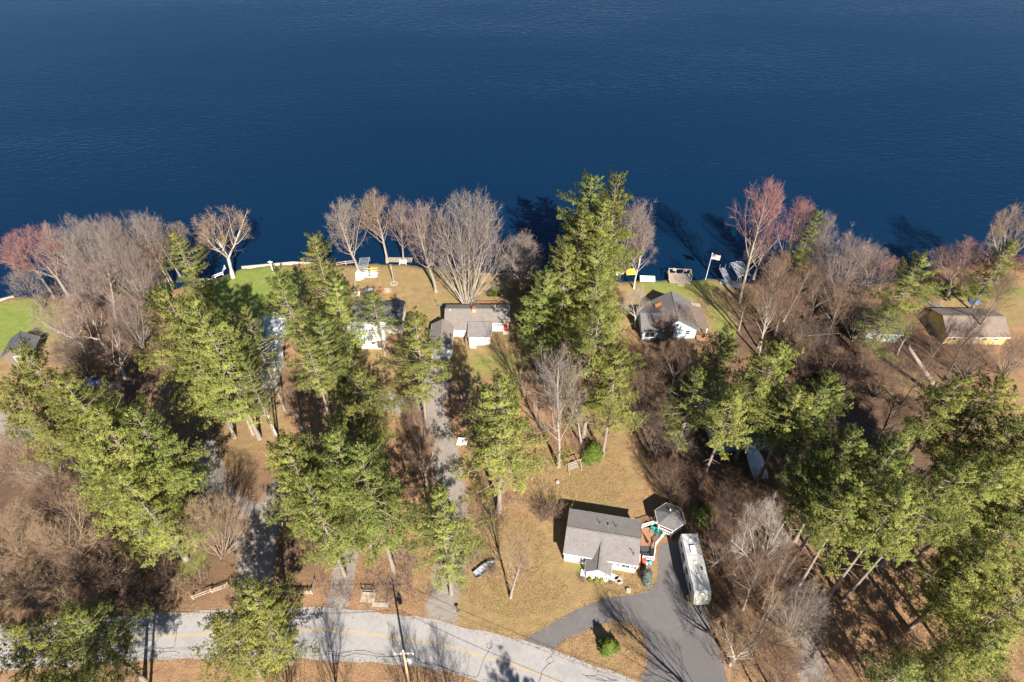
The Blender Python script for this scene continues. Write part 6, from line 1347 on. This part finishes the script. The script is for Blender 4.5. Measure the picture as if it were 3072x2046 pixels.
# ------------------------------------------------------------------ tarps and odds and ends
def tarp(r_, x, y, w, d_, h, m, lab, rot=0):
    X, Y = at(r_, x, y); g = random.Random(x + y); e = empty('tarp_pile', X, Y, 0, rot, lab, 'tarp'); n = 6; vs = []; fs = []
    for i in range(n + 1):
        for j in range(n + 1):
            u = i / n * 2 - 1; v = j / n * 2 - 1; k = max(abs(u), abs(v)); vs.append((u * w / 2, v * d_ / 2, h * (1 - k ** 3) * g.uniform(.75, 1.1) + (.01 if k > .99 else 0)))
    for i in range(n):
        for j in range(n): a = i * (n + 1) + j; fs.append((a, a + 1, a + n + 2, a + n + 1))
    MB().add(vs, fs).build('tarp', m, e); mb = MB()
    for k in range(5): mb.box(-w / 2 * .95 + k * w / 4 * .93, -w / 2 * .95 + k * w / 4 * .93 + .18, -d_ / 2 - .06, -d_ / 2 + .14, 0, .14)
    mb.build('weights', 'stone', e)
tarp('B1', 820, 430, 2.9, 1.5, .7, 'tarp_blue', 'blue tarp in the shade at the foot of the bare grove'); tarp('K6', 1655, 265, 2.0, 1.3, .8, 'tarp_blue', 'blue tarp pile on the lawn behind the yellow house', 10)
tarp('B2', 1990, 945, 1.8, 1.3, .9, 'trim', 'white sheet under the solitary pine'); tarp('A4', 670, 985, 1.9, 1.2, .5, 'stone', 'pale sheet on the shaded slope by the lake'); tarp('K6', 600, 700, 1.6, 1.2, .8, 'wrap', 'white bundle in front of the low bluish pine')
X, Y = at('B4', 545, 140); o = empty('utility_post', X, Y, 0, 0, 'pale post with a long crossbar on the shaded slope', 'post'); MB().tube([(0, 0, 0), (0, 0, 4.0)], .06, 8).build('post', 'wood_pale', o); MB().beam((0, 0, 3.9), (7.5, 1.0, 3.6), .035).build('crossbar', 'wood_pale', o)
X, Y = at('C2', 1962, 978); o = empty('mailbox', X, Y, 0, 15, 'black mailbox on a post beside the road', 'mailbox'); MB().box(-.05, .05, -.05, .05, 0, 1.0).build('post', 'wood_dark', o)
MB().add([(s_ * .25, .11 * math.cos(a) if a <= math.pi else 0, 1.12 + .11 * math.sin(a)) for s_ in (-1, 1) for a in [k * math.pi / 6 for k in range(7)]] + [(s_ * .25, q, 1.0) for s_ in (-1, 1) for q in (-.11, .11)], [tuple(range(6, -1, -1)), tuple(range(7, 14))] + [(k, k + 1, k + 8, k + 7) for k in range(6)] + [(0, 7, 17, 15), (6, 14, 16, 13), (14, 15, 17, 16), (15, 14, 6, 0), (16, 17, 7, 13)]).build('box', 'black', o)
X, Y = at('C2', 1280, 895); o = MB().slab([(-1.1, -.25, .1), (1.1, -.3, .1), (1.15, .25, .1), (-1.05, .3, .1)], .1).build('stone_slab', 'stone', None); o.location = (X, Y, .01); tag(o, 'flat pale stone slab beside the roadside platform', 'stone')
# ------------------------------------------------------------------ utility pole and wires
tx, ty = at('C2', 1480, 1300, 11); o = empty('utility_pole', tx + .2, ty - 2.2, 0, 0, 'wooden utility pole with wires at the bottom edge by the road', 'utility pole')
MB().tube([(0, 0, 0), (-.1, 1.1, 5.5), (-.2, 2.2, 11)], [.17, .15, .11], 10).build('pole', 'pole_wood', o, True)
MB().beam((-1.3, 2.1, 10.4), (.9, 2.25, 10.4), .1, .12).build('crossarm', 'wood', o)
for i, x in enumerate((-1.2, -.5, .3, .85)): lathe('insulator', 'trim', o, [(.05, 0), (.09, .06), (.05, .12), (.09, .18), (.04, .26)], 10, (x, 2.12, 10.46))
lathe('insulator', 'trim', o, [(.05, 0), (.09, .06), (.05, .12), (.09, .18), (.04, .26)], 10, (-.2, 2.2, 11.0))
tr_ = lathe('transformer', 'dull_metal', o, [(.26, 8.6), (.28, 8.7), (.28, 9.5), (.22, 9.6)], 14, (.38, 1.85, 0)); MB().box(-.14, .1, 1.8, 1.9, 8.8, 9.3).build('bracket', 'dull_metal', o)
MB().tube([(.12, 1.9, 9.8), (.3, 1.7, 9.95)], .06, 8).build('cutout', 'trim', o)
def wire(p, q, sag, lab, r_=.009):
    e = empty('overhead_wire', p[0], p[1], 0, 0, lab, 'wire', 'overhead wires'); a = Vector(p); b = Vector(q); pts = []
    for k in range(15): t = k / 14; v = a.lerp(b, t); v.z -= sag * 4 * t * (1 - t); v.x -= p[0]; v.y -= p[1]; pts.append(v)
    MB().tube(pts, r_, 5).build('wire', 'wire', e)
bx_, by_ = tx + .2, ty - 2.2
for i, (x, z, lab) in enumerate(((-1.2, 10.7, 'far left strand of the wires along the road'), (-.2, 11.2, 'top strand of the wires along the road'), (.85, 10.7, 'near strand of the wires along the road'), (-.1, 7.6, 'thick low cable along the road'))):
    wire((bx_ + x, by_ + 2.15, z), (bx_ - 48 + x, by_ + 3.5, z + .2), 1.0, lab + ', left of the pole', .013 if i < 3 else .022); wire((bx_ + x, by_ + 2.15, z), (bx_ + 42 + x, by_ - 14, z + .2), .9, lab + ', right of the pole', .013 if i < 3 else .022)
wire((bx_ - .1, by_ + 2.1, 8.2), (16.9, 45.2, 4.3), 1.2, 'service wire from the pole to the white house')
